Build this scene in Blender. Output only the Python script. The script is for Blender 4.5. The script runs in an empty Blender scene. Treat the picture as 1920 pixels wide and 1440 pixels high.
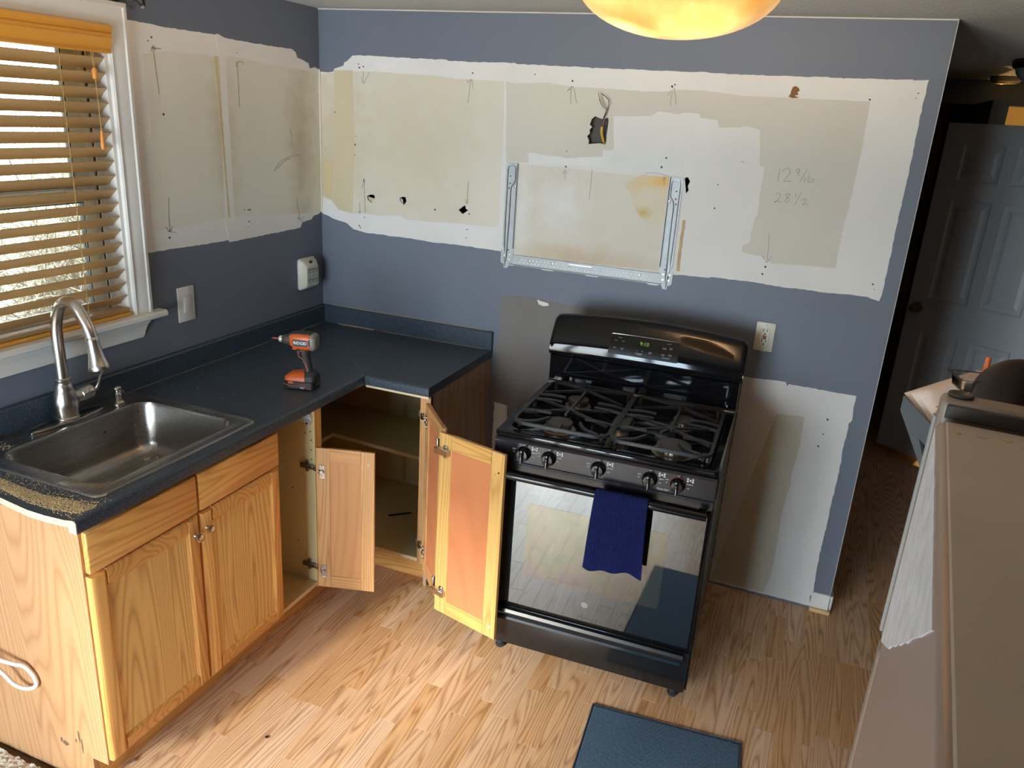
import bpy, bmesh, math, random
from mathutils import Matrix, Vector, noise as mnoise
from mathutils.geometry import tessellate_polygon
random.seed(7)
R = math.radians
SC = bpy.context.scene
COL = SC.collection

# ------------------------------------------------------------------ camera
cam_d = bpy.data.cameras.new('camera'); cam = bpy.data.objects.new('camera', cam_d); COL.objects.link(cam)
yaw, pitch, roll = R(20.72259), R(-18.93825), R(3.650155)
fwd = Vector((-math.sin(yaw)*math.cos(pitch), math.cos(yaw)*math.cos(pitch), math.sin(pitch)))
rgt = Vector((math.cos(yaw), math.sin(yaw), 0)); up = rgt.cross(fwd)
r2 = rgt*math.cos(roll) + up*math.sin(roll); u2 = -rgt*math.sin(roll) + up*math.cos(roll)
cm = Matrix((r2, u2, -fwd)).transposed().to_4x4(); cm.translation = (2.24981, -3.22885, 1.94867)
cam.matrix_world = cm
cam_d.sensor_fit = 'HORIZONTAL'; cam_d.sensor_width = 36.0; cam_d.lens = 1476.05*36.0/1920.0
cam_d.clip_start = 0.02
SC.camera = cam

# ------------------------------------------------------------------ light and exposure
SC.view_settings.view_transform = 'Standard'; SC.view_settings.look = 'None'
SC.view_settings.gamma = 1.0; SC.view_settings.use_curve_mapping = False
SC.view_settings.exposure = 0.48
wd = bpy.data.worlds.new('sky'); SC.world = wd; wd.use_nodes = True
wn = wd.node_tree; bg = wn.nodes['Background']
bg.inputs[0].default_value = (0.80, 0.90, 1.0, 1); bg.inputs[1].default_value = 8.0
sun_d = bpy.data.lights.new('sun', 'SUN'); sun_d.energy = 7.2; sun_d.angle = R(11); sun_d.color = (1.0, .93, .84)
sun = bpy.data.objects.new('sun', sun_d); COL.objects.link(sun); sun.rotation_euler = Vector((.211, .889, -.407)).to_track_quat('-Z', 'Y').to_euler()   # hazy low sun through the patio door
def area(name, loc, rot, sx, sy, e, col):
    d = bpy.data.lights.new(name, 'AREA'); d.shape = 'RECTANGLE'; d.size = sx; d.size_y = sy; d.energy = e; d.color = col
    o = bpy.data.objects.new(name, d); COL.objects.link(o); o.location = loc; o.rotation_euler = rot
    return o
# daylight coming through the windows of the dining end behind the camera
DAY = (0.83, 0.92, 1.0)
area('daylight_patio_door', (.38, -4.76, 1.10), (R(90), 0, 0), 0.82, 1.84, 54, (.93, .96, 1.0))
area('daylight_double_window', (.98, -4.74, .90), (R(90), 0, 0), 0.42, 1.16, 30, (.64, .83, 1.0))
area('daylight_double_window', (1.40, -4.74, .90), (R(90), 0, 0), 0.42, 1.16, 30, (.64, .83, 1.0))
SC.cycles.use_denoising = True
SC.cycles.max_bounces = 8
SC.cycles.sample_clamp_indirect = 6.0
SC.cycles.caustics_reflective = False; SC.cycles.caustics_refractive = False

# ------------------------------------------------------------------ helpers
W = {}
I4 = Matrix.Identity(4)
def tag(o, label=None, cat=None, group=None, kind=None):
    if label: o['label'] = label
    if cat: o['category'] = cat
    if group: o['group'] = group
    if kind: o['kind'] = kind
    return o
def thing(name, label, cat, loc=(0,0,0), rz=0, group=None):
    o = bpy.data.objects.new(name, None); COL.objects.link(o); o.empty_display_size = .05
    M = Matrix.Translation(loc) @ Matrix.Rotation(rz, 4, 'Z')
    o.matrix_world = M; W[o] = M
    return tag(o, label, cat, group)
def finish(me, mats, smooth):
    for m in (mats if isinstance(mats, (list, tuple)) else [mats]): me.materials.append(m)
    if smooth:
        me.polygons.foreach_set('use_smooth', [True]*len(me.polygons)); me.set_sharp_from_angle(angle=R(smooth))
def ob(name, bm, mats, par=None, world=False, frame=None, smooth=38, loc=None, recalc=True):
    """link bm as one mesh object; world: the verts are in world space; frame: verts are in that frame, which becomes the object's own"""
    Wp = W[par] if par is not None else I4
    if recalc: bmesh.ops.recalc_face_normals(bm, faces=bm.faces)
    F = frame if frame is not None else Wp
    if loc is not None: F = Matrix.Translation(loc)
    if world: bm.transform(F.inverted())
    me = bpy.data.meshes.new(name); bm.to_mesh(me); bm.free()
    finish(me, mats, smooth)
    o = bpy.data.objects.new(name, me); COL.objects.link(o)
    if par is not None: o.parent = par
    o.matrix_local = Wp.inverted() @ F
    W[o] = F
    return o
def BM(): return bmesh.new()
def add(bm, tmp, M=None):
    if M is not None: tmp.transform(M)
    me = bpy.data.meshes.new('t'); tmp.to_mesh(me); tmp.free(); bm.from_mesh(me); bpy.data.meshes.remove(me)
def box(bm, x0, x1, y0, y1, z0, z1, bev=0, seg=2, M=None, mi=0):
    t = bmesh.new()
    v = [t.verts.new(p) for p in ((x0,y0,z0),(x1,y0,z0),(x1,y1,z0),(x0,y1,z0),(x0,y0,z1),(x1,y0,z1),(x1,y1,z1),(x0,y1,z1))]
    for f in ((0,3,2,1),(4,5,6,7),(0,1,5,4),(1,2,6,5),(2,3,7,6),(3,0,4,7)): t.faces.new([v[i] for i in f])
    if bev: bmesh.ops.bevel(t, geom=t.edges[:], offset=bev, segments=seg, affect='EDGES', profile=.5)
    for f in t.faces: f.material_index = mi
    add(bm, t, M); return bm
def frames(pts, closed=False):
    n = len(pts); T = []
    for i in range(n):
        a = pts[(i-1) % n] if (closed or i > 0) else pts[i]; b = pts[(i+1) % n] if (closed or i < n-1) else pts[i]
        d = (b-a); T.append(d.normalized() if d.length > 1e-9 else Vector((0,0,1)))
    u = T[0].orthogonal().normalized(); out = []
    for i in range(n):
        u = (u - T[i]*u.dot(T[i])); u = u.normalized() if u.length > 1e-9 else T[i].orthogonal().normalized()
        out.append((T[i], u, T[i].cross(u)))
    return out
def tube(bm, pts, r, n=10, closed=False, rad=None, cap=True, sq=None, mi=0):
    pts = [Vector(p) for p in pts]; fr = frames(pts, closed); rings = []
    for i, p in enumerate(pts):
        rr = rad[i] if rad else r; T, u, v = fr[i]
        if sq: u = Vector(sq) - T*Vector(sq).dot(T); u.normalize(); v = T.cross(u)
        rings.append([bm.verts.new(p + u*math.cos(2*math.pi*(k+.5*(sq is not None))/n)*rr + v*math.sin(2*math.pi*(k+.5*(sq is not None))/n)*rr) for k in range(n)])
    m = len(pts)
    for i in range(m if closed else m-1):
        a, b = rings[i], rings[(i+1) % m]
        for k in range(n):
            f = bm.faces.new((a[k], a[(k+1) % n], b[(k+1) % n], b[k])); f.material_index = mi
    if cap and not closed:
        for q in (rings[0][::-1], rings[-1]):
            f = bm.faces.new(q); f.material_index = mi
    return bm
def smooth_path(pts, k=6, closed=False):
    P = [Vector(p) for p in pts]; n = len(P); out = []
    for i in range(n if closed else n-1):
        p0 = P[(i-1) % n] if (closed or i > 0) else P[i]; p1 = P[i]; p2 = P[(i+1) % n]
        p3 = P[(i+2) % n] if (closed or i+2 < n) else P[(i+1) % n]
        for j in range(k):
            t = j/k
            out.append(.5*((2*p1) + (p2-p0)*t + (2*p0-5*p1+4*p2-p3)*t*t + (3*p1-p0-3*p2+p3)*t**3))
    if not closed: out.append(P[-1])
    return out
def lathe(bm, prof, n=24, M=None, mi=0):
    t = bmesh.new(); rings = []
    for r, z in prof:
        rings.append([t.verts.new((r*math.cos(2*math.pi*k/n), r*math.sin(2*math.pi*k/n), z)) for k in range(n)] if r > 1e-6 else [t.verts.new((0,0,z))])
    for a, b in zip(rings, rings[1:]):
        for k in range(n):
            if len(a) > 1 and len(b) > 1: q = (a[k], a[(k+1) % n], b[(k+1) % n], b[k])
            elif len(b) > 1: q = (a[0], b[(k+1) % n], b[k])
            elif len(a) > 1: q = (a[k], a[(k+1) % n], b[0])
            else: continue
            t.faces.new(q)
    for e in (rings[0], rings[-1]):
        if len(e) > 1: t.faces.new(e)
    for f in t.faces: f.material_index = mi
    add(bm, t, M); return bm
def prism(bm, outer, holes, fn, d0, d1, mi=0, back=True, side_mi=None):
    """polygon (u,v) with holes, swept from depth d0 to d1; fn(u,v,d) gives the point"""
    loops = [outer]+list(holes); flat = [p for l in loops for p in l]
    tri = tessellate_polygon([[Vector((u,v,0)) for u,v in l] for l in loops])
    A = [bm.verts.new(fn(u,v,d0)) for u,v in flat]; B = [bm.verts.new(fn(u,v,d1)) for u,v in flat]
    for t in tri:
        try:
            f = bm.faces.new([A[i] for i in t]); f.material_index = mi
            if back: f = bm.faces.new([B[i] for i in reversed(t)]); f.material_index = mi
        except ValueError: pass
    o = 0
    for l in loops:
        n = len(l)
        for i in range(n):
            f = bm.faces.new((A[o+i], A[o+(i+1) % n], B[o+(i+1) % n], B[o+i])); f.material_index = mi if side_mi is None else side_mi
        o += n
    return bm
def rrect(cx, cy, hx, hy, r, n=5):
    out = []
    for sx, sy, a0 in ((1,1,0),(-1,1,90),(-1,-1,180),(1,-1,270)):
        for k in range(n+1):
            a = R(a0+90*k/n); out.append((cx+sx*(hx-r)+r*math.cos(a), cy+sy*(hy-r)+r*math.sin(a)))
    return out
def loft(bm, loops, cap0=False, cap1=False, mi=0, closed=True):
    V = [[bm.verts.new(p) for p in l] for l in loops]
    for a, b in zip(V, V[1:]):
        n = len(a)
        for k in range(n if closed else n-1):
            f = bm.faces.new((a[k], a[(k+1) % n], b[(k+1) % n], b[k])); f.material_index = mi
    if cap0: bm.faces.new(V[0][::-1]).material_index = mi
    if cap1: bm.faces.new(V[-1]).material_index = mi
    return bm
def lathe_ob(*a, **k): pass
def Tr(x, y, z): return Matrix.Translation((x, y, z))
def Ro(a, ax): return Matrix.Rotation(R(a), 4, ax)
def text(name, s, size, mat, par, M, align='CENTER', ext=.0003, width=None):
    cu = bpy.data.curves.new(name, 'FONT'); cu.body = s; cu.size = size; cu.extrude = ext; cu.align_x = align; cu.align_y = 'CENTER'
    cu.resolution_u = 3
    t = bpy.data.objects.new('t', cu); COL.objects.link(t)
    dg = bpy.context.evaluated_depsgraph_get(); me = bpy.data.meshes.new_from_object(t.evaluated_get(dg))
    bpy.data.objects.remove(t); bm = bmesh.new(); bm.from_mesh(me); bpy.data.meshes.remove(me)
    if width:
        xs = [v.co.x for v in bm.verts]; k = width/(max(xs)-min(xs)); bm.transform(Matrix.Scale(k, 4, (1,0,0)))
    bm.transform(M)
    return ob(name, bm, mat, par, smooth=0, recalc=False)

# ------------------------------------------------------------------ materials
def nodes(name):
    m = bpy.data.materials.new(name); m.use_nodes = True; t = m.node_tree
    return m, t, t.nodes['Principled BSDF']
def N(t, typ, **kw):
    n = t.nodes.new(typ)
    for k, v in kw.items():
        if k in n.inputs: n.inputs[k].default_value = v
        else: setattr(n, k, v)
    return n
def L(t, a, b): t.links.new(a, b)
def mix(t, fac, a, b):
    n = t.nodes.new('ShaderNodeMix'); n.data_type = 'RGBA'
    for i, v in ((0, fac), (6, a), (7, b)):
        if isinstance(v, bpy.types.NodeSocket): t.links.new(v, n.inputs[i])
        else: n.inputs[i].default_value = v if i == 0 else (*v[:3], 1)
    return n.outputs[2]
def math_(t, op, a, b=0.0, c=0.0, clamp=False):
    n = t.nodes.new('ShaderNodeMath'); n.operation = op; n.use_clamp = clamp
    for i, v in enumerate((a, b, c)):
        if isinstance(v, bpy.types.NodeSocket): t.links.new(v, n.inputs[i])
        else: n.inputs[i].default_value = v
    return n.outputs[0]
def s2l(*c):
    return tuple(((x/255)/12.92 if x/255 <= .04045 else ((x/255+.055)/1.055)**2.4) for x in c)
def coords(t, scale=(1,1,1), rand=False, world=False):
    tc = t.nodes.new('ShaderNodeTexCoord')
    if world:
        g = t.nodes.new('ShaderNodeNewGeometry'); src = g.outputs['Position']
    else: src = tc.outputs['Object']
    if rand:
        oi = t.nodes.new('ShaderNodeObjectInfo'); v = t.nodes.new('ShaderNodeVectorMath'); v.operation = 'ADD'
        m = t.nodes.new('ShaderNodeMath'); m.operation = 'MULTIPLY'; m.inputs[1].default_value = 61.7
        L(t, oi.outputs['Random'], m.inputs[0]); L(t, src, v.inputs[0]); L(t, m.outputs[0], v.inputs[1]); src = v.outputs[0]
    mp = N(t, 'ShaderNodeMapping'); mp.inputs['Scale'].default_value = scale; L(t, src, mp.inputs['Vector'])
    return mp.outputs[0]
def bump(t, b, h, strength, dist=.001):
    n = N(t, 'ShaderNodeBump'); n.inputs['Strength'].default_value = strength; n.inputs['Distance'].default_value = dist
    L(t, h, n.inputs['Height']); L(t, n.outputs[0], b.inputs['Normal'])
def plain(name, c, rough=.5, metal=0., spec=.5, var=.0, vscale=12., bmp=0., bscale=200., bdist=.0005, c2=None, coat=0., scale3=(1,1,1), ior=None):
    m, t, b = nodes(name); b.inputs['Roughness'].default_value = rough; b.inputs['Metallic'].default_value = metal
    b.inputs['Specular IOR Level'].default_value = spec; b.inputs['Coat Weight'].default_value = coat
    if ior: b.inputs['IOR'].default_value = ior
    cv = coords(t, scale3)
    if var or c2:
        n = N(t, 'ShaderNodeTexNoise', Scale=vscale, Detail=4.); L(t, cv, n.inputs['Vector'])
        d = c2 if c2 else tuple(x*(1-var) for x in c)
        f = math_(t, 'MULTIPLY_ADD', n.outputs[0], 2.2, -.6, True)
        L(t, mix(t, f, c, d), b.inputs['Base Color'])
    else:
        n = N(t, 'ShaderNodeTexNoise', Scale=vscale, Detail=2.); L(t, cv, n.inputs['Vector'])
        L(t, mix(t, n.outputs[0], c, tuple(x*.94 for x in c)), b.inputs['Base Color'])
    if bmp:
        n2 = N(t, 'ShaderNodeTexNoise', Scale=bscale, Detail=3.); L(t, cv, n2.inputs['Vector']); bump(t, b, n2.outputs[0], bmp, bdist)
    return m
def oak(name, light, dark, axis='z', rings=9., across=5., along=.55, rough=.4, cont=.75, pore=.35, rand=True, tone=.0, spec=.4, coat=0., fine=1.):
    """wood: contour lines of a stretched noise give cathedral grain, a finer stretched noise gives the pores"""
    m, t, b = nodes(name)
    k = {'x': 0, 'y': 1, 'z': 2}[axis]
    s1 = [across]*3; s1[k] = along
    s2 = [420*fine]*3; s2[k] = 9.
    cv = coords(t, s1, rand); cp = coords(t, s2, rand)
    n1 = N(t, 'ShaderNodeTexNoise', Scale=1., Detail=2.0, Roughness=.35, Distortion=.15); L(t, cv, n1.inputs['Vector'])
    r = math_(t, 'MULTIPLY', n1.outputs[0], rings)
    fr = math_(t, 'PINGPONG', r, .5)
    ring = math_(t, 'POWER', math_(t, 'MULTIPLY', fr, 2.0), 2.2)
    n2 = N(t, 'ShaderNodeTexNoise', Scale=1., Detail=2.0); L(t, cp, n2.inputs['Vector'])
    po = math_(t, 'MULTIPLY_ADD', n2.outputs[0], 4., -1.7, True)
    f = math_(t, 'ADD', math_(t, 'MULTIPLY', ring, cont), math_(t, 'MULTIPLY', math_(t, 'MULTIPLY', po, pore), math_(t, 'MULTIPLY_ADD', ring, .7, .3)), 0, True)
    col = mix(t, f, light, dark)
    if tone:
        oi = t.nodes.new('ShaderNodeObjectInfo')
        h = N(t, 'ShaderNodeHueSaturation'); L(t, col, h.inputs['Color'])
        L(t, math_(t, 'MULTIPLY_ADD', oi.outputs['Random'], tone, 1-tone/2), h.inputs['Value'])
        L(t, math_(t, 'MULTIPLY_ADD', oi.outputs['Random'], -.25, 1.1), h.inputs['Saturation']); col = h.outputs[0]
    L(t, col, b.inputs['Base Color']); b.inputs['Roughness'].default_value = rough; b.inputs['Specular IOR Level'].default_value = spec
    b.inputs['Coat Weight'].default_value = coat; b.inputs['Coat Roughness'].default_value = .15
    bump(t, b, po, .12, .0004)
    return m
def speckle(name, base, l2, l3, s=260., rough=.35, spec=.5):
    m, t, b = nodes(name); cv = coords(t)
    n = N(t, 'ShaderNodeTexNoise', Scale=s, Detail=2.); L(t, cv, n.inputs['Vector'])
    n2 = N(t, 'ShaderNodeTexNoise', Scale=s*2.3, Detail=1.); L(t, cv, n2.inputs['Vector'])
    a = math_(t, 'MULTIPLY_ADD', n.outputs[0], 6., -2.9, True); d = math_(t, 'MULTIPLY_ADD', n2.outputs[0], 7., -3.9, True)
    L(t, mix(t, d, mix(t, a, base, l2), l3), b.inputs['Base Color'])
    b.inputs['Roughness'].default_value = rough; b.inputs['Specular IOR Level'].default_value = spec
    return m
def patchmat(name, c1, c2, scale=3., stains=(), rough=.75, streak=None):
    """worn drywall / primer: blotchy two tones, with stains of their own shape given as (x, y, z, rx, rz, colour, strength)"""
    m, t, b = nodes(name); g = t.nodes.new('ShaderNodeNewGeometry'); P = g.outputs['Position']
    n = N(t, 'ShaderNodeTexNoise', Scale=scale, Detail=5., Roughness=.6); L(t, P, n.inputs['Vector'])
    f = math_(t, 'MULTIPLY_ADD', n.outputs[0], 2.4, -.7, True); col = mix(t, f, c1, c2)
    if streak:
        mp = N(t, 'ShaderNodeMapping'); mp.inputs['Scale'].default_value = (70, 70, 2.); L(t, P, mp.inputs['Vector'])
        n3 = N(t, 'ShaderNodeTexNoise', Scale=1., Detail=3.); L(t, mp.outputs[0], n3.inputs['Vector'])
        col = mix(t, math_(t, 'MULTIPLY_ADD', n3.outputs[0], 1.6, -.62, True), col, streak)
    nz = N(t, 'ShaderNodeTexNoise', Scale=14., Detail=4.); L(t, P, nz.inputs['Vector'])
    for (x, y, z, rx, rz, c, s) in stains:
        v = t.nodes.new('ShaderNodeVectorMath'); v.operation = 'SUBTRACT'; L(t, P, v.inputs[0]); v.inputs[1].default_value = (x, y, z)
        w = t.nodes.new('ShaderNodeVectorMath'); w.operation = 'MULTIPLY'; L(t, v.outputs[0], w.inputs[0]); w.inputs[1].default_value = (1/rx, 1/rx, 1/rz)
        ln = t.nodes.new('ShaderNodeVectorMath'); ln.operation = 'LENGTH'; L(t, w.outputs[0], ln.inputs[0])
        d = math_(t, 'ADD', ln.outputs['Value'], math_(t, 'MULTIPLY_ADD', nz.outputs[0], 1.2, -.6))
        k = math_(t, 'MULTIPLY', math_(t, 'SUBTRACT', 1.0, d, 0, True), s)
        col = mix(t, k, col, c)
    L(t, col, b.inputs['Base Color']); b.inputs['Roughness'].default_value = rough; b.inputs['Specular IOR Level'].default_value = .25
    n2 = N(t, 'ShaderNodeTexNoise', Scale=90., Detail=4.); L(t, P, n2.inputs['Vector']); bump(t, b, n2.outputs[0], .12, .001)
    return m
def steel(name, c, rough=.3, axis=1, stretch=60., br=.03):
    m, t, b = nodes(name); s = [300.]*3; s[axis] = 3.; cv = coords(t, s)
    n = N(t, 'ShaderNodeTexNoise', Scale=1., Detail=3.); L(t, cv, n.inputs['Vector'])
    b.inputs['Metallic'].default_value = 1.; L(t, mix(t, n.outputs[0], c, tuple(x*.88 for x in c)), b.inputs['Base Color'])
    L(t, math_(t, 'MULTIPLY_ADD', n.outputs[0], br*2, rough-br), b.inputs['Roughness'])
    return m
def emit(name, c, s):
    m, t, b = nodes(name); b.inputs['Base Color'].default_value = (0,0,0,1); b.inputs['Emission Color'].default_value = (*c, 1); b.inputs['Emission Strength'].default_value = s
    return m
def glass(name, tint=(1,1,1), rough=.02, extra=.0):
    m, t, b = nodes(name); t.nodes.remove(b); out = t.nodes['Material Output']
    tr = N(t, 'ShaderNodeBsdfTransparent'); tr.inputs[0].default_value = (*tint, 1); gl = N(t, 'ShaderNodeBsdfGlossy', Roughness=rough)
    fr = N(t, 'ShaderNodeFresnel', IOR=1.45); mx = t.nodes.new('ShaderNodeMixShader')
    L(t, math_(t, 'ADD', fr.outputs[0], extra), mx.inputs[0]); L(t, tr.outputs[0], mx.inputs[1]); L(t, gl.outputs[0], mx.inputs[2]); L(t, mx.outputs[0], out.inputs[0])
    return m

BLUE = plain('blue_grey_wall_paint', s2l(108,114,127), .55, var=.07, vscale=2.5, bmp=.12, bscale=160., bdist=.0006, spec=.35)
WHITE_TRIM = plain('white_trim_paint', s2l(226,222,214), .38, var=.03, bmp=.03)
CEIL = plain('textured_ceiling', s2l(205,200,190), .8, var=.08, vscale=30., bmp=.6, bscale=75., bdist=.006)
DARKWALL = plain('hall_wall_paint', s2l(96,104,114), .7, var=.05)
YELLOW_WALL = plain('warm_room_wall', s2l(220,195,140), .7, var=.05)
FLOOR_OAK = oak('laminate_oak_strip', s2l(212,172,132), s2l(152,106,70), 'y', rings=34., across=8., along=.5, rough=.36, cont=.6, pore=.45, tone=.16, spec=.22, fine=.9)
UNDERLAY = plain('floor_underlay', s2l(120,90,62), .7, var=.1)
HONEY_V = oak('honey_oak_upright', s2l(234,178,102), s2l(180,118,56), 'z', rings=34., across=5., along=.35, rough=.35, cont=.55, pore=.35, coat=.25)
HONEY_H = oak('honey_oak_level', s2l(230,172,98), s2l(178,116,58), 'y', rings=30., across=5., along=.35, rough=.35, cont=.5, pore=.35, coat=.25)
HONEY_X = oak('honey_oak_cross', s2l(230,172,98), s2l(178,116,58), 'x', rings=30., across=5., along=.35, rough=.35, cont=.5, pore=.35, coat=.25)
PANEL_OAK = oak('honey_oak_panel', s2l(236,194,120), s2l(182,130,68), 'z', rings=52., across=4., along=.38, rough=.36, cont=.6, pore=.35, coat=.25)
TAN_PANEL = oak('tan_oak_veneer', s2l(200,152,108), s2l(168,116,74), 'z', rings=44., across=3.6, along=.32, rough=.5, cont=.5, pore=.4, rand=False)
BROWN_PANEL = oak('brown_oak_veneer', s2l(166,134,110), s2l(134,104,84), 'z', rings=10., across=5., along=.5, rough=.4, cont=.5, pore=.4, rand=False)
BACK_V = oak('door_back_upright', s2l(206,158,106), s2l(160,108,62), 'z', rings=30., across=6., along=.4, rough=.45, cont=.5, pore=.45)
BACK_X = oak('door_back_rail', s2l(204,152,98), s2l(152,100,56), 'x', rings=30., across=6., along=.4, rough=.45, cont=.5, pore=.45)
BACK_P = oak('door_back_panel', s2l(196,142,92), s2l(178,118,72), 'z', rings=24., across=3., along=.35, rough=.5, cont=.4, pore=.25)
BACK_PR = oak('reddish_door_back_panel', s2l(200,128,84), s2l(182,108,68), 'z', rings=24., across=3., along=.35, rough=.45, cont=.35, pore=.2)
LAC_V = oak('yellow_lacquer_upright', s2l(218,174,106), s2l(176,122,60), 'z', rings=30., across=6., along=.4, rough=.35, cont=.5, pore=.4)
LAC_X = oak('yellow_lacquer_rail', s2l(216,168,98), s2l(170,114,56), 'x', rings=30., across=6., along=.4, rough=.35, cont=.5, pore=.4)
CREAM = plain('cream_cabinet_lining', s2l(220,200,150), .55, var=.06, vscale=4.)
CREAM_EDGE = plain('raw_cream_edge', s2l(226,204,166), .6, var=.06)
LAMINATE = speckle('slate_blue_laminate', s2l(48,57,68), s2l(80,95,113), s2l(30,36,43))
CHIPBOARD = speckle('raw_chipboard', s2l(216,196,160), s2l(236,222,192), s2l(176,148,104), 220., .8, .1)
SAWDUST = plain('sawdust', s2l(226,200,150), .9, var=.25, vscale=400.)
STEEL = steel('brushed_steel_sink', (.42,.395,.365), .28, 1)
NICKEL = steel('brushed_nickel', (.62,.58,.53), .26, 2)
DARKNICKEL = plain('dark_nickel', (.16,.15,.14), .22, 1.)
CHROME = plain('hinge_steel', (.72,.70,.67), .22, 1.)
DARKSTEEL = plain('dark_hinge_steel', (.30,.27,.24), .3, 1.)
GALV = plain('galvanised_sheet', (.40,.41,.42), .5, .3, var=.15, vscale=40.)
GALVDARK = plain('pressed_groove_shade', (.33,.35,.37), .4, 1.)
HONEYBLIND = oak('honey_blind_wood', s2l(226,160,62), s2l(190,118,30), 'y', rings=6., across=6., along=.5, rough=.35, cont=.3, pore=.2, coat=.3)
SLAT = oak('blind_slat_wood', s2l(196,160,110), s2l(168,134,88), 'y', rings=6., across=6., along=.5, rough=.42, cont=.3, pore=.25)
CORD = plain('blind_cord', s2l(196,160,100), .8)
BLACK = plain('gloss_black_enamel', (.005,.005,.006), .06, 0., .32, coat=.0)
BLACKSIDE = plain('black_enamel_side', (.02,.02,.022), .3, 0., .5, bmp=.1, bscale=400.)
IRON = plain('cast_iron_grate', (.022,.022,.024), .42, 0., .5, var=.2, bmp=.25, bscale=500.)
OVENGLASS = plain('oven_glass', (.010,.011,.013), .035, 0., .5, ior=2.3)
BURNER = plain('burner_cap', (.05,.048,.048), .5, 0., .4, var=.3)
BRASSHEAD = plain('burner_head', (.36,.30,.24), .45, 1., var=.2)
INK = plain('white_print', s2l(205,205,205), .5)
GREYINK = plain('grey_print', s2l(130,130,132), .5)
DIGIT = emit('green_clock_digits', (.35,.8,.12), .35)
NAVY = plain('navy_waffle_cloth', s2l(25,31,76), .95, var=.15, vscale=60., spec=.1)
MATBLUE = plain('blue_grey_chenille', s2l(62,82,102), .98, c2=s2l(84,106,128), vscale=260., spec=.05)
MATEDGE = plain('dark_mat_binding', s2l(50,58,68), .95)
CARPET = speckle('beige_carpet', s2l(205,192,172), s2l(226,214,196), s2l(128,112,94), 160., .98, .02)
WHITEPL = plain('white_plastic', s2l(222,218,212), .35, bmp=.02)
IVORY = plain('ivory_plastic', s2l(214,208,188), .38)
IVORYG = plain('pale_green_grey_plastic', s2l(196,198,180), .4)
SLOT = plain('dark_slot', (.01,.01,.01), .6)
REDPL = plain('red_button', s2l(170,40,40), .4)
ORANGE = plain('orange_plastic', s2l(200,88,30), .42, bmp=.03)
RUBBER = plain('charcoal_rubber', s2l(40,38,37), .6, bmp=.15, bscale=900.)
BATT = plain('black_battery_plastic', s2l(22,22,24), .45)
GREYPL = plain('grey_plastic', s2l(120,118,112), .4)
BRASS = plain('aged_brass', (.42,.30,.16), .3, 1.)
HALLDOOR = plain('grey_white_door_paint', s2l(205,205,208), .45, bmp=.05, bscale=90.)
PENCIL = plain('pencil_graphite', s2l(120,114,106), .7)
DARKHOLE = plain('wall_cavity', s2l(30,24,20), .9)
ROMEX = plain('yellow_cable_jacket', s2l(216,170,70), .5)
BLACKWIRE = plain('black_wire', s2l(20,18,18), .45)
WHITEWIRE = plain('white_wire', s2l(220,214,206), .5)
COPPER = plain('bare_copper', (.72,.36,.20), .3, 1.)
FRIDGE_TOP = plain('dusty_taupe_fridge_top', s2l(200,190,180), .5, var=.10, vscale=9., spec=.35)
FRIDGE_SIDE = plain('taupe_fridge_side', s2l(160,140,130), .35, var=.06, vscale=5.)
GLARE = plain('pale_side_glare', s2l(232,233,238), .35, c2=s2l(196,197,202), vscale=38., spec=.6)
FRIDGE_TRIM = plain('pale_gasket', s2l(150,146,142), .4)
PAPER = plain('paper', s2l(232,214,204), .8)
PAPERINK = plain('print_on_paper', s2l(150,138,132), .8)
CLEARPL = glass('clear_plastic', (.90,.92,.93), .08, .12)
GREYCLEAR = plain('grey_plastic_holder', s2l(92,98,104), .25, var=.1)
LEATHER = plain('dark_brown_felt', s2l(66,52,42), .85, var=.2, vscale=30.)
PANE = glass('window_glass', (.96,.98,.98), .0)
VINYL = plain('white_vinyl', s2l(226,230,230), .35)
GREYPRIME = plain('grey_paint_remnant', s2l(128,122,120), .6, var=.06, vscale=4.)
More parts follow.
